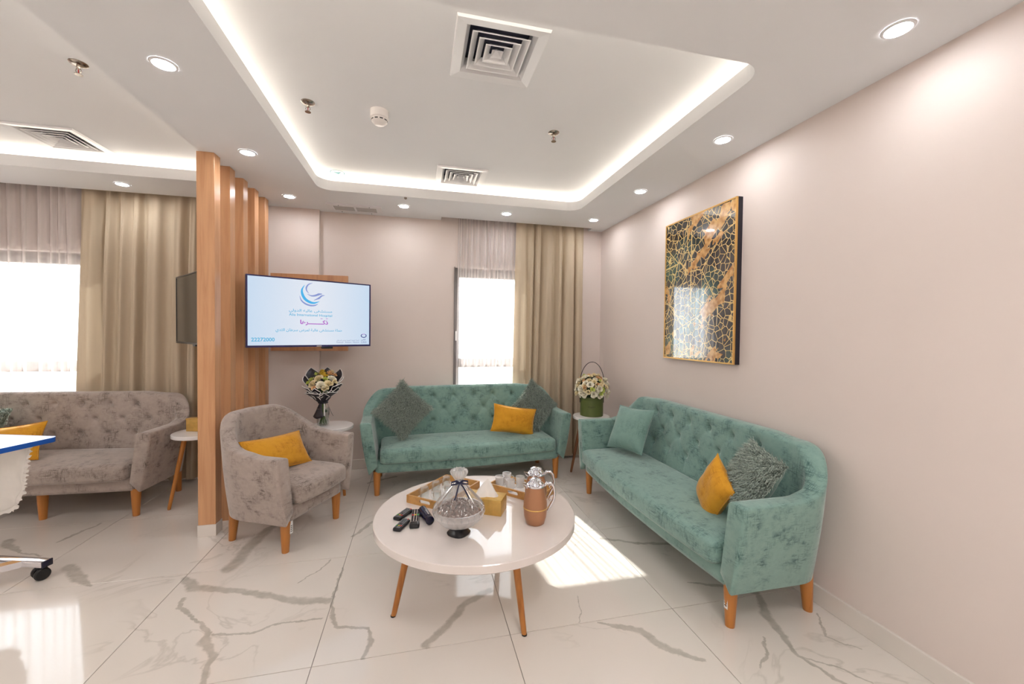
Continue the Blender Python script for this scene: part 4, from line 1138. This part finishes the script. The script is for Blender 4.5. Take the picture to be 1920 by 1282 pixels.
for k in range(12):
    a = k*0.55; put(LM[0], 'leaf', bq, (0.045*math.cos(a), 0.04*math.sin(a), 0.375), (math.cos(a), math.sin(a), 0.5), 0.035, k)
# small gold box on the left table
gb = thing('gold_box', 'small gold box on the side table behind the wooden posts', 'box', (-1.675, 3.590, 0.55), math.radians(-13))
box('case', -0.055, 0.055, -0.03, 0.03, 0.0, 0.088, M['gold'], gb, bev=0.002)
box('lid', -0.057, 0.057, -0.032, 0.032, 0.088, 0.100, M['gold'], gb, bev=0.002)

# ------------------------------------------------------------------ coffee table and what stands on it
TZ = 0.41
ct = thing('coffee_table', 'large round glossy white coffee table on slim wooden legs in the middle', 'coffee table', (0.30, 2.07, 0))
lathe('table_top', [(0.0, TZ-0.040), (0.503, TZ-0.040), (0.510, TZ-0.034), (0.510, TZ-0.003), (0.507, TZ), (0.0, TZ)], 128, M['table_white'], ct)
for dx, dy in ((-0.406, -0.132), (0.166, -0.376), (0.20, 0.36)):
    o = tube('leg', [(dx, dy, 0.0), (dx*0.985, dy*0.985, 0.02), (dx*0.80, dy*0.80, TZ-0.04)], [0.011, 0.0125, 0.019], M['leg'], ct, 14)
    lathe('foot_pad', [(0.012, 0.0), (0.012, 0.006)], 12, M['rubber'], o, (dx, dy, 0))
def tray(label, A, u, vv, lu, lv, hole_side):
    """A = corner, u / vv = edge directions, lu / lv = lengths"""
    r = thing('serving_tray', label, 'tray', (0, 0, 0), 0, 'wooden serving trays')
    pose(r, (A[0], A[1], TZ), (u[0], u[1], 0), (0, 0, 1))
    # local x along u, local y along z x u
    sg = 1 if (u[0]*vv[1]-u[1]*vv[0]) > 0 else -1
    y0, y1 = (0, lv) if sg > 0 else (-lv, 0)
    t, h = 0.010, 0.042
    box('base', t, lu-t, y0+t, y1-t, 0.0, 0.006, M['white'], r)
    for nm, yy in (('a', y0), ('b', y1-t)): box('side', 0, lu, yy, yy+t, 0, h, M['traywood'], r, bev=0.0015, seg=1)
    for xx in (0, lu-t):
        o = plate('end_board', rrect(y0+t, y1-t, 0, h, 0), [rrect((y0+y1)/2-0.036, (y0+y1)/2+0.036, 0.013, 0.033, 0.0098, 5)], xx, xx+t, M['traywood'], r, swap=lambda p: (p[2], p[0], p[1]))
    return r
uL = Vector((0.232, 0.282)).normalized(); vL = Vector((0.178, -0.173)).normalized()
trayL = tray('wooden tray full of upturned glasses on the coffee table, left of the sweet bowl', (-0.057, 2.238), uL, (uL.y, -uL.x), 0.365, 0.245, 0)
uR = Vector((0.118, 0.112)).normalized()
trayR = tray('wooden tray with frosted cups on the coffee table, behind the flasks', (0.404, 2.319), uR, (uR.y, -uR.x), 0.175, 0.345, 0)
def glass_cup(label, p, inv, group, mat, rot):
    r = thing('glass_cup', label, 'cup', (p[0], p[1], TZ+0.0062), rot, group)
    H_, rt_, rb_ = (0.066, 0.027, 0.021)
    prof = [(0.0, 0.003), (rb_-0.002, 0.003), (rb_, 0.0), (rb_+0.001, 0.004), (rt_, H_), (rt_-0.002, H_), (rb_-0.001, 0.008), (0.0, 0.007)]
    if inv: prof = [(q, H_-z) for q, z in prof]
    lathe_open('bowl', prof, 24, mat, r)
    hz = H_*0.42 if inv else H_*0.55
    tube('handle', [(0.023, 0, hz+0.017), (0.036, 0, hz+0.016), (0.043, 0, hz+0.004), (0.038, 0, hz-0.010), (0.023, 0, hz-0.016)], 0.003, mat, r, 8)
    return r
gl = [((0.040, 2.262), 'upturned glass cup in the left tray, front of the outer row, near the handle hole'), ((0.105, 2.330), 'upturned glass cup in the left tray, middle of the outer row'), ((0.168, 2.398), 'upturned glass cup in the left tray, back of the outer row'),
      ((0.105, 2.185), 'upturned glass cup in the left tray, front of the inner row beside the sweet bowl'), ((0.170, 2.250), 'upturned glass cup in the left tray, middle of the inner row'), ((0.236, 2.318), 'upturned glass cup in the left tray, back of the inner row')]
for p, l in gl: glass_cup(l, p, True, 'upturned glasses in the left tray', M['glass'], 2.4)
cu = [((0.478, 2.335), 'frosted glass cup in the right tray, leftmost of the four upright cups'), ((0.532, 2.383), 'frosted glass cup in the right tray, the farthest back of the four'),
      ((0.528, 2.268), 'frosted glass cup in the right tray, nearest the tissue box'), ((0.598, 2.310), 'frosted glass cup in the right tray, next to the spout of the rear flask')]
for p, l in cu: glass_cup(l, p, False, 'upright cups in the right tray', M['frosted'], -0.3)
def flask(label, p, z, rot):
    r = thing('vacuum_flask', label, 'flask', (p[0], p[1], z), rot, 'copper coloured vacuum flasks')
    FZ = 0.90
    lathe('body', [(0.040, 0.0), (0.045, 0.004), (0.054, 0.04), (0.0575, 0.085), (0.0572, 0.11), (0.052, 0.150), (0.044, 0.185), (0.040, 0.200)], 40, M['copper'], r)
    lathe_open('band', [(0.0577, 0.0845), (0.0588, 0.086), (0.0588, 0.089), (0.0577, 0.0905)], 40, M['gold'], r)
    lathe('collar', [(0.040, 0.198), (0.044, 0.201), (0.044, 0.208), (0.036, 0.213)], 32, M['chrome'], r)
    lathe('lid', [(0.034, 0.211), (0.037, 0.217), (0.028, 0.225), (0.025, 0.229), (0.029, 0.234), (0.018, 0.242), (0.0, 0.244)], 48, M['chrome'], r, wav=lambda a, zz: 1+0.10*math.sin(9*a)*(1 if zz > 0.216 else 0))
    v = [(-0.036, -0.014, 0.190), (-0.036, 0.014, 0.190), (-0.040, 0.013, 0.208), (-0.040, -0.013, 0.208), (-0.062, -0.004, 0.213), (-0.062, 0.004, 0.213), (-0.050, 0.0, 0.192)]
    o = mesh('spout', v, [(0, 6, 4, 3), (1, 2, 5, 6), (4, 6, 5), (0, 1, 6), (3, 4, 5, 2)], M['chrome'], r)
    md = o.modifiers.new('thick', 'SOLIDIFY'); md.thickness = 0.002
    tube('handle', [(0.042, 0, 0.203), (0.055, 0, 0.217), (0.074, 0, 0.218), (0.088, 0, 0.200), (0.094, 0, 0.165), (0.090, 0, 0.130), (0.078, 0, 0.105), (0.068, 0, 0.085), (0.060, 0, 0.068)],
         [0.006, 0.0085, 0.0085, 0.007, 0.006, 0.0065, 0.006, 0.0065, 0.004], M['chrome'], r, 10)
    tube('handle_scroll', [(0.086, 0, 0.150), (0.074, 0, 0.146), (0.068, 0, 0.130), (0.074, 0, 0.122)], 0.004, M['chrome'], r, 8)
    for o_ in r.children: o_.scale = (1, 1, FZ)
    return r
flask('copper coloured vacuum flask with chrome lid, the nearer of two on the coffee table', (0.562, 1.872), TZ, math.radians(-14))
flask('copper coloured vacuum flask with chrome lid, the rear one standing in the tray', (0.606, 2.010), TZ+0.0062, math.radians(-14))
tbx = thing('tissue_box', 'gold tissue box with a white tissue standing out, beside the sweet bowl', 'tissue box', (0, 0, 0))
cA = Vector((0.411, 1.966)); e1 = Vector((0.455, 0.89)); e2 = Vector((-0.89, 0.455))
pose(tbx, (cA.x, cA.y, TZ), (e1.x, e1.y, 0), (0, 0, 1))
box('case', 0, 0.112, 0, 0.205, 0, 0.079, M['gold'], tbx, bev=0.002)
plate('slot_rim', rrect(0.035, 0.077, 0.045, 0.16, 0.02), [rrect(0.040, 0.072, 0.05, 0.155, 0.015)], 0.0788, 0.0800, M['gold'], tbx)
def tissue(parent):
    v, f = [], []; rows = 7; n = 20
    for i in range(rows+1):
        s = i/rows
        for k in range(n):
            a = 2*PI*k/n; wv = 1+0.22*math.sin(3*a+s*2)+0.1*math.sin(5*a)
            rx, ry = (0.020*(1-s)**0.8+0.001)*wv*(1.8 if s < 0.35 else 1.5), (0.064*(1-s)**0.9+0.001)*wv
            v.append((0.056+rx*math.cos(a)+0.012*s, 0.10+ry*math.sin(a)-0.012*s, 0.074+0.088*s))
    for i in range(rows):
        for k in range(n): a, b = i*n+k, i*n+(k+1) % n; f.append((a, b, b+n, a+n))
    return mesh('tissue', v, f, M['tissue'], parent, smooth=True)
tissue(tbx)
# sweet bowl on a black foot, tied up in cellophane
bw = thing('sweet_bowl', 'cut glass bowl of sweets on a black foot, wrapped in cellophane', 'bowl', (0.188, 1.845, TZ))
lathe('foot', [(0.050, 0.0), (0.052, 0.006), (0.046, 0.012), (0.036, 0.026), (0.040, 0.032), (0.040, 0.036)], 32, M['black'], bw, wav=lambda a, z: 1+0.05*math.cos(4*a))
lathe_open('bowl', [(0.0, 0.036), (0.040, 0.036), (0.085, 0.056), (0.112, 0.086), (0.1185, 0.108), (0.113, 0.120), (0.109, 0.120), (0.112, 0.106), (0.104, 0.086), (0.078, 0.060), (0.0, 0.045)], 72, M['crystal'], bw, wav=lambda a, z: 1+0.022*math.cos(24*a)*min(1, max(0, (z-0.04)*30)))
rs = random.Random(21)
me_s = None
for k in range(70):
    zf = rs.random(); a = k*2.4; rr = 0.092*math.sqrt((k+0.5)/70); z = 0.108+0.042*(1-(rr/0.092)**2)-0.004*rs.random()
    if me_s is None:
        o = rbox('sweet', 0.012, 0.008, 0.006, 0.004, (2, 2, 2), M['choc'], bw); me_s = o.data
    else: o = link('sweet', me_s, None, bw)
    o.location = (rr*math.cos(a), rr*math.sin(a), z); o.rotation_euler = (rs.uniform(-.5, .5), rs.uniform(-.5, .5), rs.uniform(0, 3))
lathe('sweet_bed', [(0.0, 0.050), (0.07, 0.062), (0.098, 0.086), (0.101, 0.100), (0.07, 0.125), (0.0, 0.142)], 32, M['choc'], bw)
def pleat(a, z): 
    k = smooth01((z-0.10)/0.06); return 1+0.06*k*math.sin(19*a+3*math.sin(3*a))+0.03*k*math.sin(37*a)
lathe_open('cellophane', [(0.117, 0.095), (0.1195, 0.112), (0.112, 0.130), (0.094, 0.152), (0.070, 0.180), (0.045, 0.208), (0.024, 0.230), (0.015, 0.240)], 114, M['cellophane'], bw, wav=pleat)
lathe_open('cellophane_ruffle', [(0.015, 0.240), (0.022, 0.252), (0.032, 0.270), (0.036, 0.285), (0.030, 0.297), (0.022, 0.294), (0.020, 0.280), (0.012, 0.262)], 96, M['frosted'], bw, wav=lambda a, z: 1+min(1, (z-0.238)*18)*(0.14*math.sin(11*a)+0.10*math.sin(17*a+1)))
bwq = tube('ribbon', [(0.0165*math.cos(t), 0.0165*math.sin(t), 0.240) for t in [2*PI*q/16 for q in range(16)]], 0.004, M['navy'], bw, 8, True)
fx, fy = -0.0995, -0.995
for s in (-1, 1):
    lp = [(0, -0.018, 0.241), (s*0.014, -0.022, 0.250), (s*0.036, -0.022, 0.246), (s*0.038, -0.024, 0.234), (s*0.016, -0.022, 0.236), (0, -0.018, 0.239)]
    tube('ribbon_loop', lp, [0.003, 0.0045, 0.004, 0.004, 0.004, 0.003], M['navy'], bw, 6)
    tube('ribbon_tail', [(0, -0.018, 0.240), (s*0.012+0.004, -0.034, 0.224), (s*0.026+0.006, -0.060, 0.196), (s*0.033+0.006, -0.070, 0.183)], [0.003, 0.0035, 0.0035, 0.003], M['navy'], bw, 6)
# remote controls
def remote(label, p, q, wdt, style, z=TZ):
    p, q = Vector(p), Vector(q); d = q-p; L = d.length
    r = thing('remote_control', label, 'remote control', (0, 0, 0), 0, 'remote controls on the coffee table')
    pose(r, ((p.x+q.x)/2, (p.y+q.y)/2, z), (d.x, d.y, 0), (0, 0, 1))
    rbox('case', L/2, wdt/2, 0.009, 0.006, (8, 4, 3), M['black'], r, (0, 0, 0.009), (lambda v_: v_*1.0) if style != 2 else (lambda v_: Vector((v_.x, v_.y*(0.88+0.16*(1 if v_.x < -L*0.3 else 0)), v_.z))))
    if style == 2: box('face_plate', -L*0.28, L*0.47, -wdt*0.40, wdt*0.40, 0.0176, 0.0186, M['silver'], r)
    nx = 11 if style != 2 else 9
    me_k = {}
    for i in range(nx):
        for j in range(3):
            x = -L*0.42+L*0.84*i/(nx-1) if style != 2 else -L*0.22+L*0.64*i/(nx-1)
            if style != 2 and i == 4 and j == 1: continue
            y = (j-1)*wdt*0.27
            col = 'key' if style != 2 else 'black'
            if style == 2 and i == 4: col = ('grn', 'yellow', 'red')[j]
            if style != 2 and i == 2: col = ('red', 'yellow', 'grn')[j]
            if style != 2 and i == nx-1 and j == 0: col = 'red'
            if col not in me_k:
                o = box('key', -L*0.026, L*0.026, -wdt*0.09, wdt*0.09, 0, 0.0022, M[col], r); me_k[col] = o.data
            else: o = link('key', me_k[col], None, r)
            o.location = (x, y, 0.0178 if style != 2 else 0.0186)
    return r
remote('black remote control with grey keys, the farthest left on the coffee table', (-0.098, 2.025), (-0.036, 2.120), 0.043, 0)
remote('black remote control with coloured keys, nearest the table edge at left', (-0.093, 1.912), (-0.048, 2.005), 0.040, 1)
remote('black and silver remote control, between the other two and the dark case', (-0.012, 1.925), (-0.004, 2.105), 0.046, 2)
cs = thing('dark_case', 'navy black cylinder shaped case beside the remote controls', 'case', (0, 0, 0))
p, q = Vector((0.026, 2.085)), Vector((0.062, 1.950)); d = q-p
pose(cs, ((p.x+q.x)/2, (p.y+q.y)/2, TZ+0.0205), (d.x, d.y, 0), (0, 0, 1))
L = d.length
M['navyplastic'] = simple('navy_plastic', rgb(24, 24, 52), 0.25, var=0.05)
o = lathe('barrel', [(0.0, -L/2), (0.017, -L/2), (0.0205, -L/2+0.004), (0.0205, L/2-0.03), (0.0195, L/2-0.028)], 28, M['navyplastic'], cs); o.rotation_euler = (0, PI/2, 0)
o = lathe('cap', [(0.0195, L/2-0.028), (0.0205, L/2-0.026), (0.0205, L/2-0.002), (0.018, L/2), (0.0, L/2)], 28, M['navyplastic'], cs); o.rotation_euler = (0, PI/2, 0)
box('clip', -0.01, 0.045, -0.003, 0.003, 0.0195, 0.0225, M['silver'], cs)

# ------------------------------------------------------------------ framed artwork
art = thing('framed_artwork', 'tall framed black, teal and gold leaf vein picture on the right wall', 'picture', (XR, 2.50, 1.675))
AW, AH, AD = 0.735, 1.045, 0.042   # along -y, z
def artmat():
    t = NT('leaf_vein_print'); b = t.bsdf((0.01, 0.01, 0.01, 1), 0.16)
    b.inputs['Coat Weight'].default_value = 1.0; b.inputs['Coat Roughness'].default_value = 0.02; b.inputs['Coat IOR'].default_value = 1.9
    tc = t.n('TexCoord'); sp = t.n('SeparateXYZ'); t.l(tc.outputs['Object'], sp.inputs[0])
    Y, Z = sp.outputs[1], sp.outputs[2]
    def vor(scale, feat, rnd=1.0):
        mp = t.n('Mapping'); mp.inputs['Scale'].default_value = scale; t.l(tc.outputs['Object'], mp.inputs[0])
        v = t.n('TexVoronoi', feature=feat, i_Scale=1.0, i_Randomness=rnd); t.l(mp.outputs[0], v.inputs['Vector']); return v
    nz = t.n('TexNoise', i_Scale=3.0, i_Detail=2.0); t.l(tc.outputs['Object'], nz.inputs['Vector'])
    e = vor((0.001, 22, 22), 'DISTANCE_TO_EDGE'); e2 = vor((0.001, 3.4, 3.1), 'DISTANCE_TO_EDGE')
    line = t.math('LESS_THAN', e.outputs['Distance'], 0.040)
    line2 = t.math('LESS_THAN', e2.outputs['Distance'], 0.010)
    mid = t.math('LESS_THAN', t.math('ABSOLUTE', t.math('ADD', Y, -0.055)), 0.0055)
    mid = t.math('MULTIPLY', mid, t.math('GREATER_THAN', Z, -0.10))
    line = t.math('MAXIMUM', t.math('MAXIMUM', line, line2), mid)
    # ragged gold patches running up to the right, cut along cells
    cell = vor((0.001, 13, 13), 'F1'); cs_ = t.n('SeparateColor'); t.l(cell.outputs['Color'], cs_.inputs[0])
    rag = t.math('MULTIPLY', t.math('SUBTRACT', cs_.outputs[0], 0.5), 0.11)
    diag = t.math('ADD', t.math('ADD', t.math('MULTIPLY', Y, 0.88), Z), rag)
    Yr = t.math('ADD', Y, rag)
    def band(c, wd, ya, yb):
        k = t.math('LESS_THAN', t.math('ABSOLUTE', t.math('SUBTRACT', diag, c)), wd)
        return t.math('MULTIPLY', k, t.math('LESS_THAN', t.math('ABSOLUTE', t.math('SUBTRACT', Yr, (ya+yb)/2)), (yb-ya)/2))
    bands = None
    for bd in ((0.195, 0.055, -0.36, 0.05), (-0.265, 0.050, -0.37, -0.02), (-0.63, 0.040, -0.27, -0.10), (0.50, 0.050, -0.09, 0.12), (0.28, 0.05, 0.30, 0.37), (-0.17, 0.045, 0.29, 0.37), (-0.45, 0.04, -0.05, 0.02)):
        q_ = band(*bd); bands = q_ if bands is None else t.math('MAXIMUM', bands, q_)
    teal = t.n('MapRange'); t.l(nz.outputs[0], teal.inputs[0]); teal.inputs[1].default_value = 0.46; teal.inputs[2].default_value = 0.60
    ec = vor((0.001, 22, 22), 'F1'); es = t.n('SeparateColor'); t.l(ec.outputs['Color'], es.inputs[0])
    tl = t.math('MULTIPLY', teal.outputs[0], t.math('GREATER_THAN', es.outputs[1], 0.25))
    base = t.mix(tl, rgb(24, 22, 24), rgb(32, 92, 84))
    gn = t.n('TexNoise', i_Scale=30.0, i_Detail=4.0); t.l(tc.outputs['Object'], gn.inputs['Vector'])
    gold = t.ramp(gn.outputs[0], [(0.3, rgb(176, 116, 54)), (0.6, rgb(226, 176, 104))])
    c1 = t.mix(line, base, rgb(232, 200, 132)); c2 = t.mix(bands, c1, gold)
    t.l(c2, b.inputs['Base Color']); return t.m
M['art'] = artmat()
M['goldframe'] = simple('gold_frame', rgb(222, 176, 104), 0.3, 0.6, var=0.04)
M['darkframe'] = simple('dark_frame', rgb(30, 28, 40), 0.4, var=0.04)
box('picture', -AD, -AD+0.004, -AW/2+0.006, AW/2-0.006, -AH/2+0.006, AH/2-0.006, M['art'], art)
plate('face_moulding', rrect(-AW/2, AW/2, -AH/2, AH/2, 0), [rrect(-AW/2+0.009, AW/2-0.009, -AH/2+0.009, AH/2-0.009, 0)], -AD-0.004, -AD+0.008, M['goldframe'], art, swap=lambda p: (p[2], p[0], p[1]))
plate('frame_side', rrect(-AW/2, AW/2, -AH/2, AH/2, 0), [rrect(-AW/2+0.006, AW/2-0.006, -AH/2+0.006, AH/2-0.006, 0)], -AD+0.008, 0.0, M['darkframe'], art, swap=lambda p: (p[2], p[0], p[1]))

# ------------------------------------------------------------------ over-bed table at the left edge
ob = thing('overbed_table', 'wheeled table with white top and blue edging at the left edge of the picture', 'overbed table')
E1 = Vector((-0.955, 0.296, 0)); 
pose(ob, (-1.885, 2.655, 0), E1, (0, 0, 1))     # local x runs away to the left, local y towards the lens
TL, TWD, TH_ = 0.82, 0.42, 0.75
plate('table_top', rrect(0, TL, 0, TWD, 0.03, 6), [], TH_-0.003, TH_+0.0005, M['white'], ob)
plate('edging', rrect(-0.004, TL+0.004, -0.004, TWD+0.004, 0.034, 6), [rrect(0, TL, 0, TWD, 0.03, 6)], TH_-0.024, TH_+0.001, M['plastic_blue'], ob)
plate('under_board', rrect(0.001, TL-.001, 0.001, TWD-.001, 0.03, 6), [], TH_-0.024, TH_-0.003, M['white'], ob)
box('column', 0.60, 0.66, TWD/2-0.03, TWD/2+0.03, 0.09, TH_-0.024, M['chrome'], ob, bev=0.006)
box('base_bar', 0.02, 0.64, 0.02, 0.065, 0.068, 0.100, M['chrome'], ob, bev=0.004)
box('base_bar', 0.585, 0.64, 0.065, TWD+0.02, 0.068, 0.100, M['chrome'], ob, bev=0.004)
def bar(name, a, b, w_, z0, z1, mat, parent):
    a, b = Vector(a), Vector(b); d = (b-a).normalized(); n = Vector((-d.y, d.x))*w_/2
    v = [(a.x-n.x, a.y-n.y, z0), (b.x-n.x, b.y-n.y, z0), (b.x+n.x, b.y+n.y, z0), (a.x+n.x, a.y+n.y, z0)]
    v += [(p_[0], p_[1], z1) for p_ in v]
    return mesh(name, v, [(0, 3, 2, 1), (4, 5, 6, 7), (0, 1, 5, 4), (1, 2, 6, 5), (2, 3, 7, 6), (3, 0, 4, 7)], mat, parent)
bar('base_bar', (0.15, 0.05), (0.41, 0.34), 0.045, 0.068, 0.0995, M['chrome'], ob)
box('end_cap', 0.012, 0.021, 0.019, 0.066, 0.067, 0.101, M['navyplastic'], ob, bev=0.002)
for cx_, cy_ in ((0.05, 0.045), (0.41, 0.34), (0.61, 0.40)):
    c_ = lathe('castor', [(0.012, 0.045), (0.016, 0.052), (0.016, 0.068)], 16, M['rubber'], ob, (cx_, cy_, 0))
    for s in (-1, 1):
        wv = lathe('wheel', [(0.0, -0.011), (0.026, -0.012), (0.0315, -0.006), (0.0315, 0.006), (0.026, 0.012), (0.0, 0.011)], 24, M['rubber'], c_)
        wv.location = (cx_+0.022*s*math.sin(1.15), cy_-s*0.022*math.cos(1.15), 0.0318); wv.rotation_euler = (PI/2, 0, 1.15)
    box('fork', cx_-0.008, cx_+0.008, cy_-0.01, cy_+0.01, 0.025, 0.055, M['rubber'], c_)
# frilled white cloth hanging from below the table top
def cloth():
    r = thing('frilled_cloth', 'white cotton cloth with lace frill hanging under the blue edged table', 'cloth')
    nx, nz = 40, 24; v, f = [], []
    x0, x1, zt, zb = 0.055, 0.60, 0.7255, 0.37
    outline = lambda u: 1-0.42*smooth01((0.30-u)/0.30)
    for j in range(nz+1):
        t = j/nz
        for i in range(nx+1):
            u = i/nx
            x = x0+(x1-x0)*u-0.03*math.sin(PI*t)*(1-u)
            z = zt-(zt-zb)*t*outline(u)
            y = 0.085+0.030*math.sin(PI*t)+0.020*math.sin(u*17+t*1.5)*t+0.010*math.sin(u*37+2*t)*t
            v.append((x, y, z))
    for j in range(nz):
        for i in range(nx):
            a = j*(nx+1)+i; f.append((a, a+1, a+nx+2, a+nx+1))
    o = mesh('cloth', v, f, M['lace'], r, smooth=True); md = o.modifiers.new('thick', 'SOLIDIFY'); md.thickness = 0.003
    edge = [v[j*(nx+1)] for j in range(nz+1)]+[v[nz*(nx+1)+i] for i in range(1, nx+1)]
    # ruffled lace along the free edge
    ev, ef = [], []; n = len(edge)*8
    P = [Vector(e) for e in edge]
    for k in range(n):
        s = k/(n-1)*(len(P)-1); i = min(int(s), len(P)-2); p_ = P[i].lerp(P[i+1], s-i); d = (P[i+1]-P[i]).normalized()
        out = Vector((d.z, 0, -d.x)); 
        if out.x > 0.2 and s < nz: out = -out
        if s >= nz and out.z > 0: out = -out
        for q in range(4):
            w_ = q/3; am = 0.006*w_
            ev.append(p_+out*(0.024*w_+0.003*math.sin(k*PI/4)*w_)+Vector((0, am*math.sin(k*0.33), 0)))
    for k in range(n-1):
        for q in range(3): a = k*4+q; ef.append((a, a+1, a+5, a+4))
    lc = mesh('lace_frill', ev, ef, M['lace'], r, smooth=True)
    pose(r, (-1.885, 2.655, 0), E1, (0, 0, 1))
    return r
cloth()
